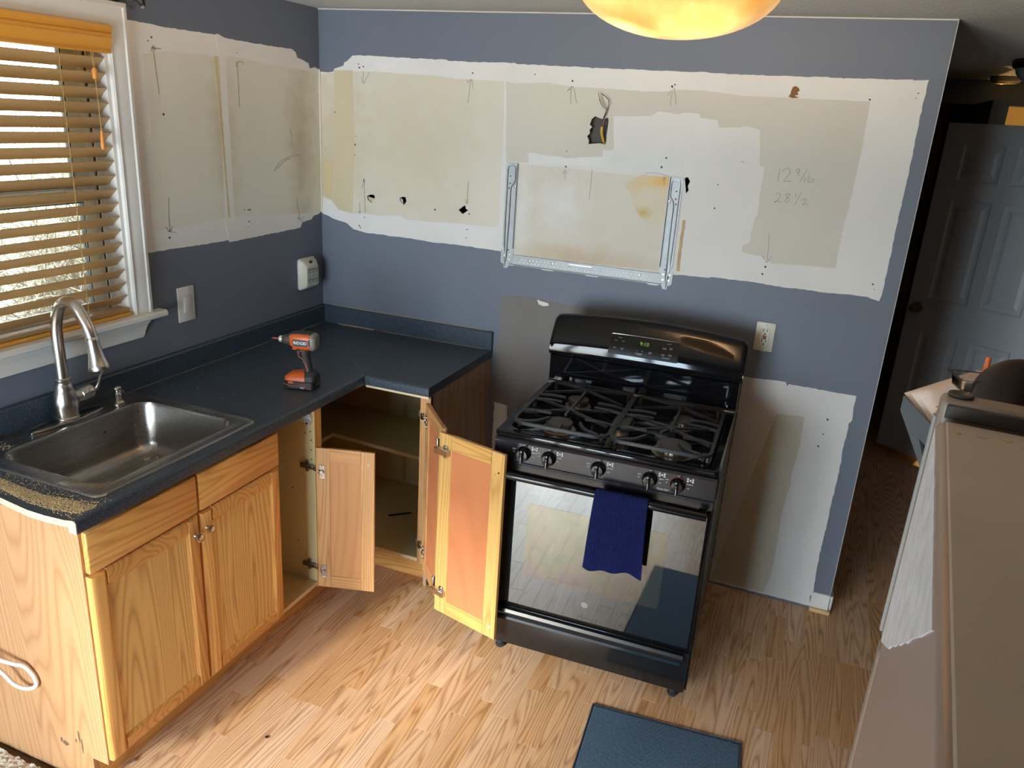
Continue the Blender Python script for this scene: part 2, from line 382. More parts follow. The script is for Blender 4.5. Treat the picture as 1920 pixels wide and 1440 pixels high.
POLY = {'BACK':[(0.0,1.444),(0.07,1.422),(0.142,1.409),(0.18,1.384),(0.238,1.376),(0.321,1.376),(0.394,1.375),(0.49,1.376),(0.615,1.37),(0.654,1.373),(0.738,1.373),(0.843,1.371),(0.939,1.369),(0.937,1.363),(1.226,1.346),(1.52,1.351),(1.728,1.366),(1.849,1.37),(1.856,1.374),(1.954,1.375),(2.043,1.374),(2.105,1.37),(2.211,1.372),(2.29,1.37),(2.366,1.374),(2.441,1.374),(2.484,1.363),(2.488,1.387),(2.489,1.509),(2.488,1.607),(2.489,1.747),(2.49,1.884),(2.487,2.01),(2.49,2.144),(2.443,2.14),(2.44,2.143),(2.386,2.14),(2.329,2.14),(2.219,2.138),(2.216,2.136),(2.209,2.139),(2.14,2.139),(2.055,2.137),(2.03,2.138),(1.98,2.137),(1.904,2.137),(1.827,2.136),(1.762,2.137),(1.728,2.14),(1.688,2.138),(1.622,2.138),(1.499,2.138),(1.393,2.138),(1.298,2.139),(1.284,2.136),(1.27,2.139),(1.087,2.14),(0.964,2.14),(0.949,2.145),(0.867,2.143),(0.802,2.142),(0.648,2.142),(0.64,2.146),(0.597,2.146),(0.443,2.147),(0.292,2.149),(0.208,2.15),(0.176,2.148),(0.164,2.138),(0.146,2.123),(0.141,2.121),(0.133,2.119),(0.129,2.105),(0.097,2.095),(0.081,2.09),(0.074,2.078),(0.04,2.073),(0.0,2.075)],
'BEIGE_A':[(0.006,1.697),(0.007,2.066),(0.072,2.073),(0.076,2.081),(0.172,2.082),(0.308,2.086),(0.445,2.082),(0.592,2.081),(0.643,2.076),(0.736,2.072),(0.806,2.072),(0.91,2.072),(0.918,1.803),(0.916,1.677),(0.918,1.473),(0.838,1.468),(0.688,1.469),(0.581,1.461),(0.456,1.459),(0.424,1.473),(0.312,1.461),(0.238,1.464),(0.164,1.457),(0.096,1.468),(0.055,1.506),(0.006,1.523)],
'BEIGE_A1':[(0.08,2.084),(0.176,2.087),(0.184,1.751),(0.172,1.463),(0.096,1.469),(0.063,1.507),(0.081,1.675),(0.079,1.877)],
'BEIGE_A2':[(0.012,1.696),(0.065,1.697),(0.066,1.605),(0.056,1.511),(0.012,1.524)],
'BEIGE_B':[(0.918,2.072),(0.961,2.066),(1.092,2.075),(1.2,2.065),(1.277,2.064),(1.373,2.064),(1.508,2.06),(1.573,2.063),(1.649,2.073),(1.73,2.075),(1.838,2.066),(1.877,2.062),(2.017,2.064),(2.166,2.064),(2.318,2.064),(2.321,1.908),(2.319,1.789),(2.315,1.68),(2.31,1.627),(2.309,1.58),(2.31,1.507),(2.31,1.466),(2.208,1.464),(2.17,1.461),(2.078,1.456),(2.033,1.48),(1.961,1.486),(1.957,1.513),(1.985,1.53),(1.984,1.579),(1.988,1.62),(1.996,1.634),(1.994,1.728),(1.994,1.813),(1.977,1.816),(1.965,1.896),(1.957,1.946),(1.913,1.956),(1.868,1.949),(1.806,1.945),(1.795,1.972),(1.73,1.976),(1.725,1.99),(1.66,1.991),(1.648,1.983),(1.569,1.991),(1.538,1.972),(1.387,1.962),(1.402,1.841),(1.359,1.805),(1.267,1.796),(1.21,1.787),(1.036,1.797),(1.039,1.755),(0.936,1.752),(0.936,1.773)],
'GREY_C':[(1.356,1.83),(1.467,1.833),(1.687,1.837),(1.685,1.758),(1.51,1.756),(1.406,1.754),(1.37,1.761),(1.205,1.761),(1.043,1.755),(1.04,1.794),(1.211,1.785),(1.268,1.794),(1.359,1.803)],
'STAIN_MW':[(1.531,1.748),(1.612,1.748),(1.639,1.75),(1.644,1.601),(1.635,1.56),(1.588,1.558),(1.544,1.577),(1.52,1.602),(1.484,1.678),(1.461,1.696),(1.473,1.717)],
'LOWER':[(2.042,0.984),(2.093,0.985),(2.159,0.989),(2.209,0.99),(2.217,0.973),(2.221,0.984),(2.31,0.983),(2.394,0.981),(2.476,0.981),(2.475,0.942),(2.477,0.911),(2.479,0.876),(2.469,0.862),(2.471,0.823),(2.468,0.782),(2.471,0.709),(2.472,0.61),(2.469,0.507),(2.469,0.404),(2.467,0.315),(2.466,0.216),(2.473,0.081),(2.463,0.059),(2.469,-0.009),(2.374,-0.002),(2.28,-0.002),(2.176,-0.005),(2.037,-0.007)],
'LOWBEIGE':[(2.196,0.851),(2.303,0.859),(2.307,0.73),(2.296,0.602),(2.3,0.552),(2.287,0.427),(2.292,0.285),(2.292,0.119),(2.274,0.01),(2.044,-0.002)],
'PRIMER':[(0.952,1.17),(1.127,1.195),(1.172,1.186),(1.25,1.191),(1.336,1.193),(1.434,1.192),(1.586,1.194)],
'GREYB':[(0.947,0.741),(1.027,0.752),(1.036,0.683),(1.058,0.678)],
'LEFT':[(-1.093,2.163),(-0.993,2.162),(-0.931,2.159),(-0.878,2.159),(-0.762,2.16),(-0.666,2.16),(-0.647,2.165),(-0.624,2.158),(-0.612,2.155),(-0.472,2.152),(-0.307,2.151),(-0.199,2.152),(-0.173,2.142),(-0.161,2.12),(-0.126,2.115),(-0.1,2.108),(-0.081,2.104),(-0.073,2.083),(-0.035,2.091),(-0.001,2.085),(-0.001,1.452),(-0.03,1.44),(-0.065,1.437),(-0.087,1.42),(-0.156,1.414),(-0.171,1.391),(-0.289,1.388),(-0.471,1.385),(-0.61,1.382),(-0.648,1.382),(-0.652,1.391),(-0.789,1.39),(-0.928,1.393),(-1.033,1.394),(-1.086,1.394),(-1.093,1.394)],
'LBEIGE':[(-1.02,2.065),(-0.891,2.083),(-0.673,2.085),(-0.629,2.091),(-0.539,2.09),(-0.299,2.078),(-0.178,2.074),(-0.076,2.072),(-0.023,2.06),(-0.008,1.45),(-0.1,1.45),(-0.521,1.476),(-0.65,1.48),(-0.829,1.472),(-1.007,1.468),(-1.048,1.476),(-1.011,1.836)],
'LBAND':[(-0.662,2.16),(-0.616,2.156),(-0.612,2.087),(-0.611,1.773),(-0.607,1.494),(-0.61,1.384),(-0.65,1.385),(-0.666,1.471),(-0.656,1.773),(-0.645,2.078)],
'LBRUSH':[(-0.883,2.155),(-0.662,2.157),(-0.199,2.149),(-0.169,2.137),(-0.168,2.076),(-0.299,2.079),(-0.539,2.092),(-0.629,2.092),(-0.673,2.088),(-0.856,2.088),(-0.883,2.112)]}
STROKE = {'s1':[[(0.232,2.084),(0.233,2.034)],
[(0.221,2.06),(0.233,2.034),(0.25,2.06),(0.263,2.081)],
[(0.756,2.071),(0.752,2.026),(0.747,1.977)],
[(0.758,2.073),(0.765,2.057),(0.769,2.039)],
[(0.739,2.074),(0.745,2.061),(0.756,2.073),(0.766,2.069)],
[(0.234,1.623),(0.238,1.551),(0.241,1.467)],
[(0.224,1.578),(0.229,1.599),(0.234,1.623),(0.239,1.603)],
[(0.212,1.514),(0.213,1.462)],
[(0.205,1.472),(0.213,1.462),(0.216,1.476)],
[(0.765,1.655),(0.763,1.606),(0.762,1.559)],
[(0.753,1.579),(0.762,1.559),(0.77,1.58)]],
's2':[[(1.202,2.059),(1.202,2.028),(1.207,1.999)],
[(1.186,2.045),(1.194,2.056),(1.204,2.066),(1.215,2.054),(1.223,2.029),(1.23,2.004)],
[(1.191,2.049),(1.209,2.065)],
[(1.618,2.077),(1.622,2.06),(1.632,2.018)],
[(1.595,2.052),(1.606,2.064),(1.618,2.077)],
[(1.612,2.063),(1.609,2.036),(1.611,2.014)],
[(1.203,1.737),(1.206,1.704)],
[(1.194,1.721),(1.203,1.739),(1.213,1.723)],
[(1.32,1.75),(1.32,1.69),(1.319,1.631)],
[(1.619,1.747),(1.622,1.713)],
[(1.617,1.732),(1.619,1.747),(1.624,1.735)],
[(1.541,1.754),(1.584,1.759),(1.638,1.751)]],
's3':[[(2.05,1.572),(2.056,1.518),(2.06,1.459)],
[(2.038,1.484),(2.05,1.468),(2.06,1.459),(2.073,1.484)],
[(2.051,1.812),(2.051,1.789),(2.051,1.765)],
[(2.061,1.803),(2.071,1.815),(2.084,1.814),(2.089,1.802),(2.082,1.787),(2.071,1.768),(2.082,1.771),(2.099,1.77)],
[(2.12,1.816),(2.112,1.817),(2.11,1.808),(2.117,1.803),(2.121,1.811),(2.12,1.816),(2.119,1.803),(2.12,1.792)],
[(2.147,1.818),(2.138,1.793),(2.128,1.768)],
[(2.146,1.789),(2.145,1.777),(2.145,1.769)],
[(2.161,1.798),(2.157,1.785),(2.158,1.774),(2.165,1.771),(2.175,1.775),(2.177,1.783),(2.169,1.785),(2.162,1.777)],
[(1.903,1.826),(1.913,1.828),(1.916,1.819)],
[(2.052,1.716),(2.059,1.723),(2.068,1.718),(2.065,1.705),(2.058,1.693),(2.049,1.688),(2.059,1.694),(2.074,1.69)],
[(2.101,1.725),(2.091,1.722),(2.088,1.716),(2.094,1.711),(2.101,1.706),(2.101,1.696),(2.094,1.692),(2.089,1.699),(2.095,1.71),(2.101,1.719),(2.101,1.725)],
[(2.124,1.73),(2.123,1.721),(2.123,1.712)],
[(2.141,1.734),(2.134,1.711),(2.124,1.686)],
[(2.149,1.706),(2.157,1.711),(2.163,1.707),(2.16,1.699),(2.152,1.689),(2.162,1.692),(2.173,1.692)]],
'l':[[(-0.972,2.093),(-0.971,2.069),(-0.967,2.013),(-0.961,1.937)],
[(-0.982,2.074),(-0.972,2.093),(-0.962,2.08)],
[(-0.983,2.086),(-0.937,2.087)],
[(-0.549,2.073),(-0.549,2.027),(-0.547,1.908)],
[(-0.558,2.054),(-0.549,2.073),(-0.518,2.076),(-0.517,2.065)],
[(-0.955,1.582),(-0.961,1.525),(-0.963,1.46)],
[(-0.981,1.479),(-0.963,1.46),(-0.948,1.478)],
[(-0.974,1.462),(-0.933,1.451)],
[(-0.194,1.522),(-0.19,1.49),(-0.169,1.428)],
[(-0.188,1.45),(-0.167,1.419),(-0.148,1.442)],
[(-0.35,1.65),(-0.31,1.685),(-0.247,1.706),(-0.156,1.719)],
[(-0.329,1.66),(-0.272,1.692),(-0.221,1.702)],
[(-0.23,1.829),(-0.217,1.792),(-0.224,1.755)]]}

# ------------------------------------------------------------------ room shell
H = 2.336
def struct(name, bm, m, par=None, **k):
    o = ob(name, bm, m, par, world=True, **k)
    if par is None: o['kind'] = 'structure'
    return o
fl = struct('floor', box(BM(), -2.6, 3.8, -4.6, 5, -.06, -.0085), UNDERLAY)
# laminate strips, 65 mm wide, running front to back
rng = random.Random(3); lens = [.30, .36, .42, .48, .54]; strip_me = {}
def strip_mesh(l):
    if l not in strip_me:
        t = box(BM(), -.0327, .0327, -l/2+.0003, l/2-.0003, -.008, 0, .0006, 1)
        me = bpy.data.meshes.new('floor_strip'); t.to_mesh(me); t.free(); finish(me, FLOOR_OAK, 0); strip_me[l] = me
    return strip_me[l]
far = BM(); cnt = 0
x = .5227
while x < 3.2:
    y = -2.25 - rng.random()*.4
    while y < 2.6:
        l = rng.choice(lens)
        yc = y+l/2
        near = (y+l > -2.15) and yc < .75 and x < 2.95 and not (x < .98 and yc > -.35) and not (yc > .25 and x < 2.5)
        if near and cnt < 296:
            o = bpy.data.objects.new('floor_strip', strip_mesh(l)); COL.objects.link(o); o.location = (x, yc, 0); o.parent = fl; cnt += 1
        elif yc > .3 and x < 2.45: pass
        else: box(far, x-.0327, x+.0327, y+.0003, y+l-.0003, -.008, -.0001)
        y += l
    x += .0654
o = ob('far_floor_strips', far, FLOOR_OAK, fl, smooth=0); o['kind'] = 'stuff'
box_ = BM(); box(box_, 0, .49, -1.95, 0, -.0085, -.0002); box(box_, -2.6, 3.8, -4.6, -2.66, -.0085, -.0002); box(box_, 3.2, 3.8, -2.66, 5, -.0085, -.0002); box(box_, 2.42, 3.2, 2.6, 5, -.0085, -.0002)
ob('hidden_floor_boards', box_, FLOOR_OAK, fl, smooth=0)

cl = struct('ceiling', box(BM(), -2.7, 3.9, -4.7, 5, H, H+.05), CEIL)
WIN = (-2.05, -1.165, 1.165, 2.137)
wl = struct('wall_left', prism(BM(), [(-2.75,-.06),(.13,-.06),(.13,H),(-2.75,H)], [[(WIN[0],WIN[2]),(WIN[0],WIN[3]),(WIN[1],WIN[3]),(WIN[1],WIN[2])]], lambda u,v,d: (d,u,v), 0, -.14), BLUE)
BOXH = [(1.295,1.849),(1.295,1.864),(1.286,1.880),(1.297,1.891),(1.294,1.905),(1.304,1.917),(1.293,1.924),(1.299,1.946),(1.312,1.958),(1.331,1.952),(1.345,1.949),(1.353,1.951),(1.366,1.956),(1.370,1.943),(1.369,1.914),(1.367,1.892),(1.368,1.866),(1.365,1.852),(1.341,1.856)]
H1 = [(.251,1.546),(.272,1.555),(.291,1.553),(.292,1.539),(.275,1.517),(.256,1.529)]
H2 = [(.423,1.553),(.440,1.560),(.454,1.559),(.459,1.541),(.447,1.524),(.427,1.538)]
H3 = [(.722,1.529),(.749,1.550),(.771,1.549),(.768,1.531),(.743,1.512)]
MWH = [(1.700,1.748),(1.711,1.754),(1.723,1.738),(1.716,1.718),(1.722,1.704),(1.713,1.690),(1.707,1.718)]
HOLES = [BOXH, H1, H2, H3, MWH]
bwf = lambda u,v,d: (u,d,v)
wb = struct('wall_back', prism(BM(), [(0,-.06),(2.541,-.06),(2.541,H),(0,H)], HOLES, bwf, 0, .012), BLUE)
t = BM(); box(t, -.14, 2.529, .095, .12, -.06, H); box(t, 2.529, 2.541, .012, .12, -.06, H)
ob('partition_rear', t, DARKWALL, wb, smooth=0)
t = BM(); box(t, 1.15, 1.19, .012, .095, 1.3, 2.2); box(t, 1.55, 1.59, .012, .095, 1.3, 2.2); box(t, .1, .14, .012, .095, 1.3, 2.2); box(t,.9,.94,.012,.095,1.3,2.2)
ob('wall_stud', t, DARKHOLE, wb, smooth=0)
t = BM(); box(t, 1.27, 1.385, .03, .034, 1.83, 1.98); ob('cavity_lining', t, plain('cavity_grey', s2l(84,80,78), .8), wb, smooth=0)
t = BM(); box(t, 2.5405, 2.5425, -.0012, .004, .075, H, .0005, 1); ob('corner_bead', t, plain('bead_white', s2l(214,210,204), .6), wb, smooth=0)
t = BM(); tube(t, [(.003,-.003,1.449),(.003,-.003,2.082)], .0035, 6); ob('caulk_bead', t, plain('caulk', s2l(225,214,190), .6), wb)
t = BM(); tube(t, [(0,-.002,H-.002),(.8,-.002,H-.003),(1.6,-.002,H-.002),(2.541,-.002,H-.002)], .003, 6); ob('ceiling_caulk', t, plain('caulk2', s2l(214,206,194), .6), wb)

for k, (P_, c_) in enumerate((([(.253,1.545),(.270,1.540),(.288,1.538),(.275,1.518),(.258,1.530)], s2l(205,180,150)), ([(.424,1.552),(.436,1.548),(.440,1.528),(.447,1.526),(.428,1.538)], s2l(190,180,165)), ([(.752,1.549),(.771,1.549),(.768,1.533),(.756,1.535)], s2l(222,216,205)))):
    ob('torn_flap', prism(BM(), P_, [], bwf, .004, .006), plain('torn_flap_paper', c_, .8), wb, world=True, smooth=0)
WHITEC, WHITEC2 = s2l(222,215,205), s2l(206,200,188)
M_BASE = patchmat('white_primed_drywall', s2l(226,222,217), s2l(213,209,204), 2.2)
M_BEIGE = patchmat('cream_drywall_face', s2l(218,211,196), s2l(206,197,180), 2., [(.05,0,1.75,.22,.5,s2l(196,178,146),.8),(.42,0,1.8,.5,.45,s2l(202,189,160),.7),(.95,0,1.6,.2,.3,s2l(222,214,198),.6)], streak=s2l(212,205,190))
M_BEIGE1 = patchmat('tan_drywall_face', s2l(206,192,160), s2l(196,181,150), 3.)
M_BEIGE2 = patchmat('ochre_drywall_face', s2l(206,184,142), s2l(200,184,150), 4.)
M_BEIGEB = patchmat('grey_cream_drywall_face', s2l(208,202,190), s2l(200,193,182), 1.6, [(1.15,0,1.95,.35,.2,s2l(212,206,186),.6)])
M_GREYC = patchmat('pale_skim_coat', s2l(226,226,224), s2l(214,212,206), 3.)
M_STAIN = patchmat('stained_skim_coat', s2l(214,206,186), s2l(208,198,172), 5., [(1.60,0,1.72,.10,.035,s2l(224,184,112),.9),(1.645,0,1.735,.07,.03,s2l(226,180,104),.9),(1.55,0,1.60,.045,.03,s2l(196,170,96),.9),(1.50,0,1.70,.05,.05,s2l(214,190,140),.6)])
M_LEFT = patchmat('white_primed_left_wall', s2l(240,236,230), s2l(231,226,219), 2.5)
M_LBEIGE = patchmat('cream_left_wall_face', s2l(235,229,214), s2l(226,218,200), 1.8, [(0,-.15,1.75,.12,.5,s2l(180,164,132),.6),(0,-.64,1.78,.10,.4,s2l(190,168,116),.5)])
M_LBAND = patchmat('pale_joint_tape', s2l(240,236,228), s2l(232,226,214), 5.)
M_LOW = patchmat('white_low_drywall', s2l(222,220,216), s2l(214,210,204), 2.)
M_LOWB = patchmat('cream_low_drywall', s2l(204,200,184), s2l(196,190,174), 2.)
M_OVERLAP = patchmat('thin_paint_scrim', s2l(214,206,194), s2l(200,190,174), 2.5)
def inside(p, poly):
    c = False; n = len(poly)
    for i in range(n):
        (x1,y1),(x2,y2) = poly[i], poly[(i+1) % n]
        if (y1 > p[1]) != (y2 > p[1]) and p[0] < (x2-x1)*(p[1]-y1)/(y2-y1)+x1: c = not c
    return c
def ragged(poly, amp, step=.012, seed=1):
    r = random.Random(seed); out = []
    n = len(poly)
    for i in range(n):
        a, b = Vector(poly[i]), Vector(poly[(i+1) % n]); d = b-a; k = max(1, int(d.length/step)); nn = Vector((-d.y, d.x)).normalized() if d.length else Vector((0,0))
        for j in range(k):
            p = a+d*(j/k)
            if j: p = p + nn*(r.random()-.5)*2*amp
            out.append((p.x, p.y))
    return out
def patch(name, key, m, par, lay, fn, sgn, amp=.0008, holes=(), seed=1, poly=None):
    p = ragged(poly or POLY[key], amp, .014, seed)
    hs = [h for h in holes if all(inside(q, p) for q in h)]
    return ob(name, prism(BM(), p, hs, fn, sgn*(.0005+.0003*lay), 0, back=False), m, par, world=True, smooth=0)
patch('bare_drywall_patch', 'BACK', M_BASE, wb, 0, bwf, -1, .0015, HOLES)
patch('bare_drywall_patch', 'BEIGE_A', M_BEIGE, wb, 1, bwf, -1, .001, HOLES, 2)
patch('bare_drywall_patch', 'BEIGE_A1', M_BEIGE1, wb, 2, bwf, -1, .0008, HOLES, 3)
patch('bare_drywall_patch', 'BEIGE_A2', M_BEIGE2, wb, 3, bwf, -1, .001, HOLES, 4)
patch('bare_drywall_patch', 'BEIGE_B', M_BEIGEB, wb, 1, bwf, -1, .0012, HOLES, 5)
patch('skim_coat_patch', 'GREY_C', M_GREYC, wb, 2, bwf, -1, .001, HOLES, 6)
M_IN = patchmat('streaked_skim_coat', s2l(216,210,198), s2l(206,198,184), 2.5, [(1.3,0,1.38,.45,.07,s2l(190,168,134),.75),(1.02,0,1.55,.06,.3,s2l(226,224,220),.6),(1.2,0,1.6,.14,.14,s2l(224,224,222),.7)], streak=s2l(212,204,190))
patch('skim_coat_patch', None, M_IN, wb, 2, bwf, -1, .0006, (), 9, [(.985,1.355),(1.20,1.362),(1.42,1.366),(1.66,1.372),(1.668,1.55),(1.672,1.742),(1.45,1.742),(1.2,1.748),(.985,1.748)])
patch('water_stain', 'STAIN_MW', M_STAIN, wb, 3, bwf, -1, .002, HOLES, 7)
patch('torn_paper_strip', None, patchmat('brown_kraft_paper', s2l(196,172,138), s2l(178,146,106), 12.), wb, 2, bwf, -1, .0012, (), 8, [(1.714,1.588),(1.726,1.586),(1.725,1.442),(1.728,1.380),(1.714,1.382),(1.711,1.447)])
patch('torn_paper_patch', None, patchmat('torn_kraft_paper', s2l(150,108,70), s2l(120,80,48), 30.), wb, 2, bwf, -1, .001, (), 8, [(2.045,2.088),(2.049,2.101),(2.057,2.105),(2.069,2.1),(2.075,2.09),(2.068,2.084),(2.073,2.075),(2.059,2.072),(2.077,2.066),(2.055,2.063),(2.038,2.068),(2.044,2.076)])
LOWP = [(u, max(v, .012)) for u, v in POLY['LOWER']]
patch('bare_drywall_patch', None, M_LOW, wb, 0, bwf, -1, .0016, (), 10, LOWP)
patch('bare_drywall_patch', None, M_LOWB, wb, 1, bwf, -1, .0008, (), 11, [(u, max(v, .02)) for u, v in POLY['LOWBEIGE']])
# behind the range: grey paint remnant above, bare drywall below
patch('bare_drywall_patch', None, M_LOW, wb, 0, bwf, -1, .002, (), 12, [(.945,.012),(2.02,.012),(2.03,.965),(1.5,.9),(1.15,.88),(.945,.82)])
patch('grey_paint_patch', None, patchmat('grey_paint_film', s2l(124,119,116), s2l(116,110,106), 4.), wb, 1, bwf, -1, .002, (), 13, [(.928,.66),(1.012,.655),(1.015,.55),(1.4,.5),(2.02,.9),(1.8,1.06),(1.62,1.145),(1.45,1.165),(1.3,1.172),(1.2,1.176),(1.12,1.184),(.95,1.172),(.95,1.02),(.935,.9)])
patch('torn_paper_patch', None, M_BASE, wb, 2, bwf, -1, .002, (), 14, [(1.122,1.178),(1.15,1.172),(1.175,1.168),(1.178,1.158),(1.15,1.152),(1.13,1.158)])
lwf = lambda u,v,d: (d,u,v)
patch('bare_drywall_patch', 'LEFT', M_LEFT, wl, 0, lwf, 1, .0014, (), 20)
patch('bare_drywall_patch', 'LBEIGE', M_LBEIGE, wl, 1, lwf, 1, .001, (), 21)
patch('joint_tape', 'LBAND', M_LBAND, wl, 2, lwf, 1, .0008, (), 22)
patch('water_stain', None, patchmat('left_wall_stain', s2l(206,184,136), s2l(222,206,168), 8.), wl, 3, lwf, 1, .002, (), 23, [(-.676,2.082),(-.660,2.086),(-.650,1.95),(-.645,1.7),(-.636,1.48),(-.646,1.478),(-.656,1.7),(-.668,1.95)])
def strokes(name, ss, fn, sgn, par, w=.0007):
    t = BM()
    for s in ss:
        P = [Vector((a, b, 0)) for a, b in s]; P = smooth_path(P, 4) if len(P) > 2 else P
        for k in range(len(P)-1):
            d = (P[k+1]-P[k]); n = Vector((-d.y, d.x, 0)).normalized()*w
            q = [P[k]+n-d*.02, P[k+1]+n+d*.02, P[k+1]-n+d*.02, P[k]-n-d*.02]
            A = [t.verts.new(fn(v.x, v.y, sgn*.0021)) for v in q]; B = [t.verts.new(fn(v.x, v.y, sgn*.0016)) for v in q]
            t.faces.new(A); t.faces.new(B[::-1])
            for i in range(4): t.faces.new((A[i], A[(i+1) % 4], B[(i+1) % 4], B[i]))
    return ob(name, t, PENCIL, par, world=True, smooth=0)
strokes('pencil_marks', STROKE['s1'], bwf, -1, wb); strokes('pencil_marks', STROKE['s2'], bwf, -1, wb); strokes('pencil_figures', STROKE['s3'], bwf, -1, wb)
strokes('pencil_marks', STROKE['l'], lwf, 1, wl)
def dots(name, pts, fn, sgn, par, r=.0035):
    t = BM(); q = random.Random(5)
    for u, v in pts:
        rr = r*(.5+q.random()*.8); P = [(u+math.cos(a*1.0472+q.random()*.4)*rr, v+math.sin(a*1.0472)*rr*(.8+q.random()*.5)) for a in range(6)]
        prism(t, P, [], fn, sgn*.0019, sgn*.0012, back=False)
    o = ob(name, t, SLOT, par, world=True, smooth=0); o['kind'] = 'stuff'; return o
dots('nail_holes', [(2.315,2.071),(2.466,2.099),(2.461,2.083),(2.057,1.441),(2.05,1.411),(2.45,1.424),(2.459,1.405),(1.832,1.735),(1.831,1.645),(1.205,2.086),(1.618,2.09),(1.608,2.083),(1.204,1.815),(1.206,1.753),(1.604,1.783),(1.618,1.819),(1.043,2.104),(.207,2.114),(.212,2.099),(.232,2.104),(.764,2.098),(.237,1.447),(.21,1.405),(.216,1.396),(.775,1.516),(.767,1.447),(.764,1.41),(.605,1.518),(.192,1.808),(.188,1.77),(.186,1.724),(.08,1.905),(2.39,.865),(2.385,.80),(2.376,.745)], bwf, -1, wb)
dots('nail_holes', [(-.975,2.12),(-.992,2.107),(-.548,2.108),(-.948,1.871),(-.966,1.436),(-.523,1.453),(-.53,1.432),(-.547,1.504),(-.525,1.502),(-.514,1.501),(-.188,1.435)], lwf, 1, wl)

# outer walls behind the camera and the hall
FW = ((-.04,.37,.02,2.04),(.39,.80,.02,2.04),(.84,1.19,.28,1.52),(1.21,1.60,.28,1.52))
wf = struct('wall_front', prism(BM(), [(-2.6,-.06),(3.8,-.06),(3.8,H),(-2.6,H)], [[(p,za),(p,zb),(q,zb),(q,za)] for p,q,za,zb in FW], lambda u,v,d: (u,d,v), -4.6, -4.7), BLUE)
struct('wall_right', box(BM(), 3.8, 3.9, -4.7, 5, -.06, H), BLUE)
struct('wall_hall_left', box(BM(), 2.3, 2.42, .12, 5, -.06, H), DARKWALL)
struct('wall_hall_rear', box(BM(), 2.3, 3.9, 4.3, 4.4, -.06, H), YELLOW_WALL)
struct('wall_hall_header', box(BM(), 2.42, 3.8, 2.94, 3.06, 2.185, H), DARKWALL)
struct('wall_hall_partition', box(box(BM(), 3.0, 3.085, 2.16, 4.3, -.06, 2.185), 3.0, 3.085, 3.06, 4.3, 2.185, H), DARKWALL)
struct('wall_dining_left', box(BM(), -2.7, -2.6, -4.7, -2.65, -.06, H), BLUE)
struct('wall_dining_return', box(BM(), -2.6, -.14, -2.75, -2.65, -.06, H), BLUE)
# windows of the dining end, behind the camera
for k, (p, q_, za, zb) in enumerate(FW):
    t = BM()
    for a in ((p, p+.03, za, zb), (q_-.03, q_, za, zb), (p+.03, q_-.03, za, za+.04), (p+.03, q_-.03, zb-.04, zb)): box(t, a[0], a[1], -4.67, -4.63, a[2], a[3], .003, 1)
    s = struct('window_%d' % (k+2), t, VINYL)
    ob('glass_pane', box(BM(), p+.03, q_-.03, -4.653, -4.647, za+.04, zb-.04), PANE, s, world=True, smooth=0)

# window over the sink
w = thing('window_1', None, None, (0, -1.6, 1.165)); w['kind'] = 'structure'
y0, y1, z0, z1 = WIN
def casing_profile(w_): return [(0,0),(0,.012),(.006,.016),(.012,.013),(.022,.015),(.045,.020),(.055,.020),(.060,.024),(w_,.022),(w_,0)]
def mitred(t, ya, yb, za, zb, wd_, bottom=False):
    """casing of three sides mitred at the top corners; profile runs outward from the opening"""
    pr = casing_profile(wd_); loops = []
    for o_, d_ in pr:
        loops.append([(d_, yb+o_, za), (d_, yb+o_, zb+o_), (d_, ya-o_, zb+o_), (d_, ya-o_, za)])
    V = [[t.verts.new(p) for p in l] for l in loops]
    for a, b in zip(V, V[1:]):
        for k in range(3): t.faces.new((a[k], a[k+1], b[k+1], b[k]))
    for k in (0, 3): t.faces.new([v[k] for v in V])
    for k in range(3): t.faces.new((V[0][k], V[0][k+1], V[-1][k+1], V[-1][k]))
    return t
ob('window_casing', mitred(BM(), y0, y1, z0, z1, .072), WHITE_TRIM, w, world=True)
t = BM(); prism(t, [(-.10,0),(.038,0),(.046,.006),(.046,.018),(.040,.024),(-.10,.024)], [], lambda u,v,d: (u,d,z0-.004+v), y0-.115, y1+.118); ob('window_sill', t, WHITE_TRIM, w, world=True, smooth=30)
t = BM()
pa = [(0,0),(.008,0),(.012,.012),(.010,.02),(.014,.045),(.022,.055),(.024,.066),(0,.066)]
def apr(t, ya, yb):
    A = [t.verts.new((u, ya+(.066-v)*.45, z0-.070+v)) for u, v in pa]; B = [t.verts.new((u, yb-(.066-v)*.45, z0-.070+v)) for u, v in pa]
    n = len(pa)
    for i in range(n): t.faces.new((A[i], A[(i+1) % n], B[(i+1) % n], B[i]))
    t.faces.new(A); t.faces.new(B[::-1])
apr(t, y0-.075, y1+.06); ob('window_apron', t, WHITE_TRIM, w, world=True)
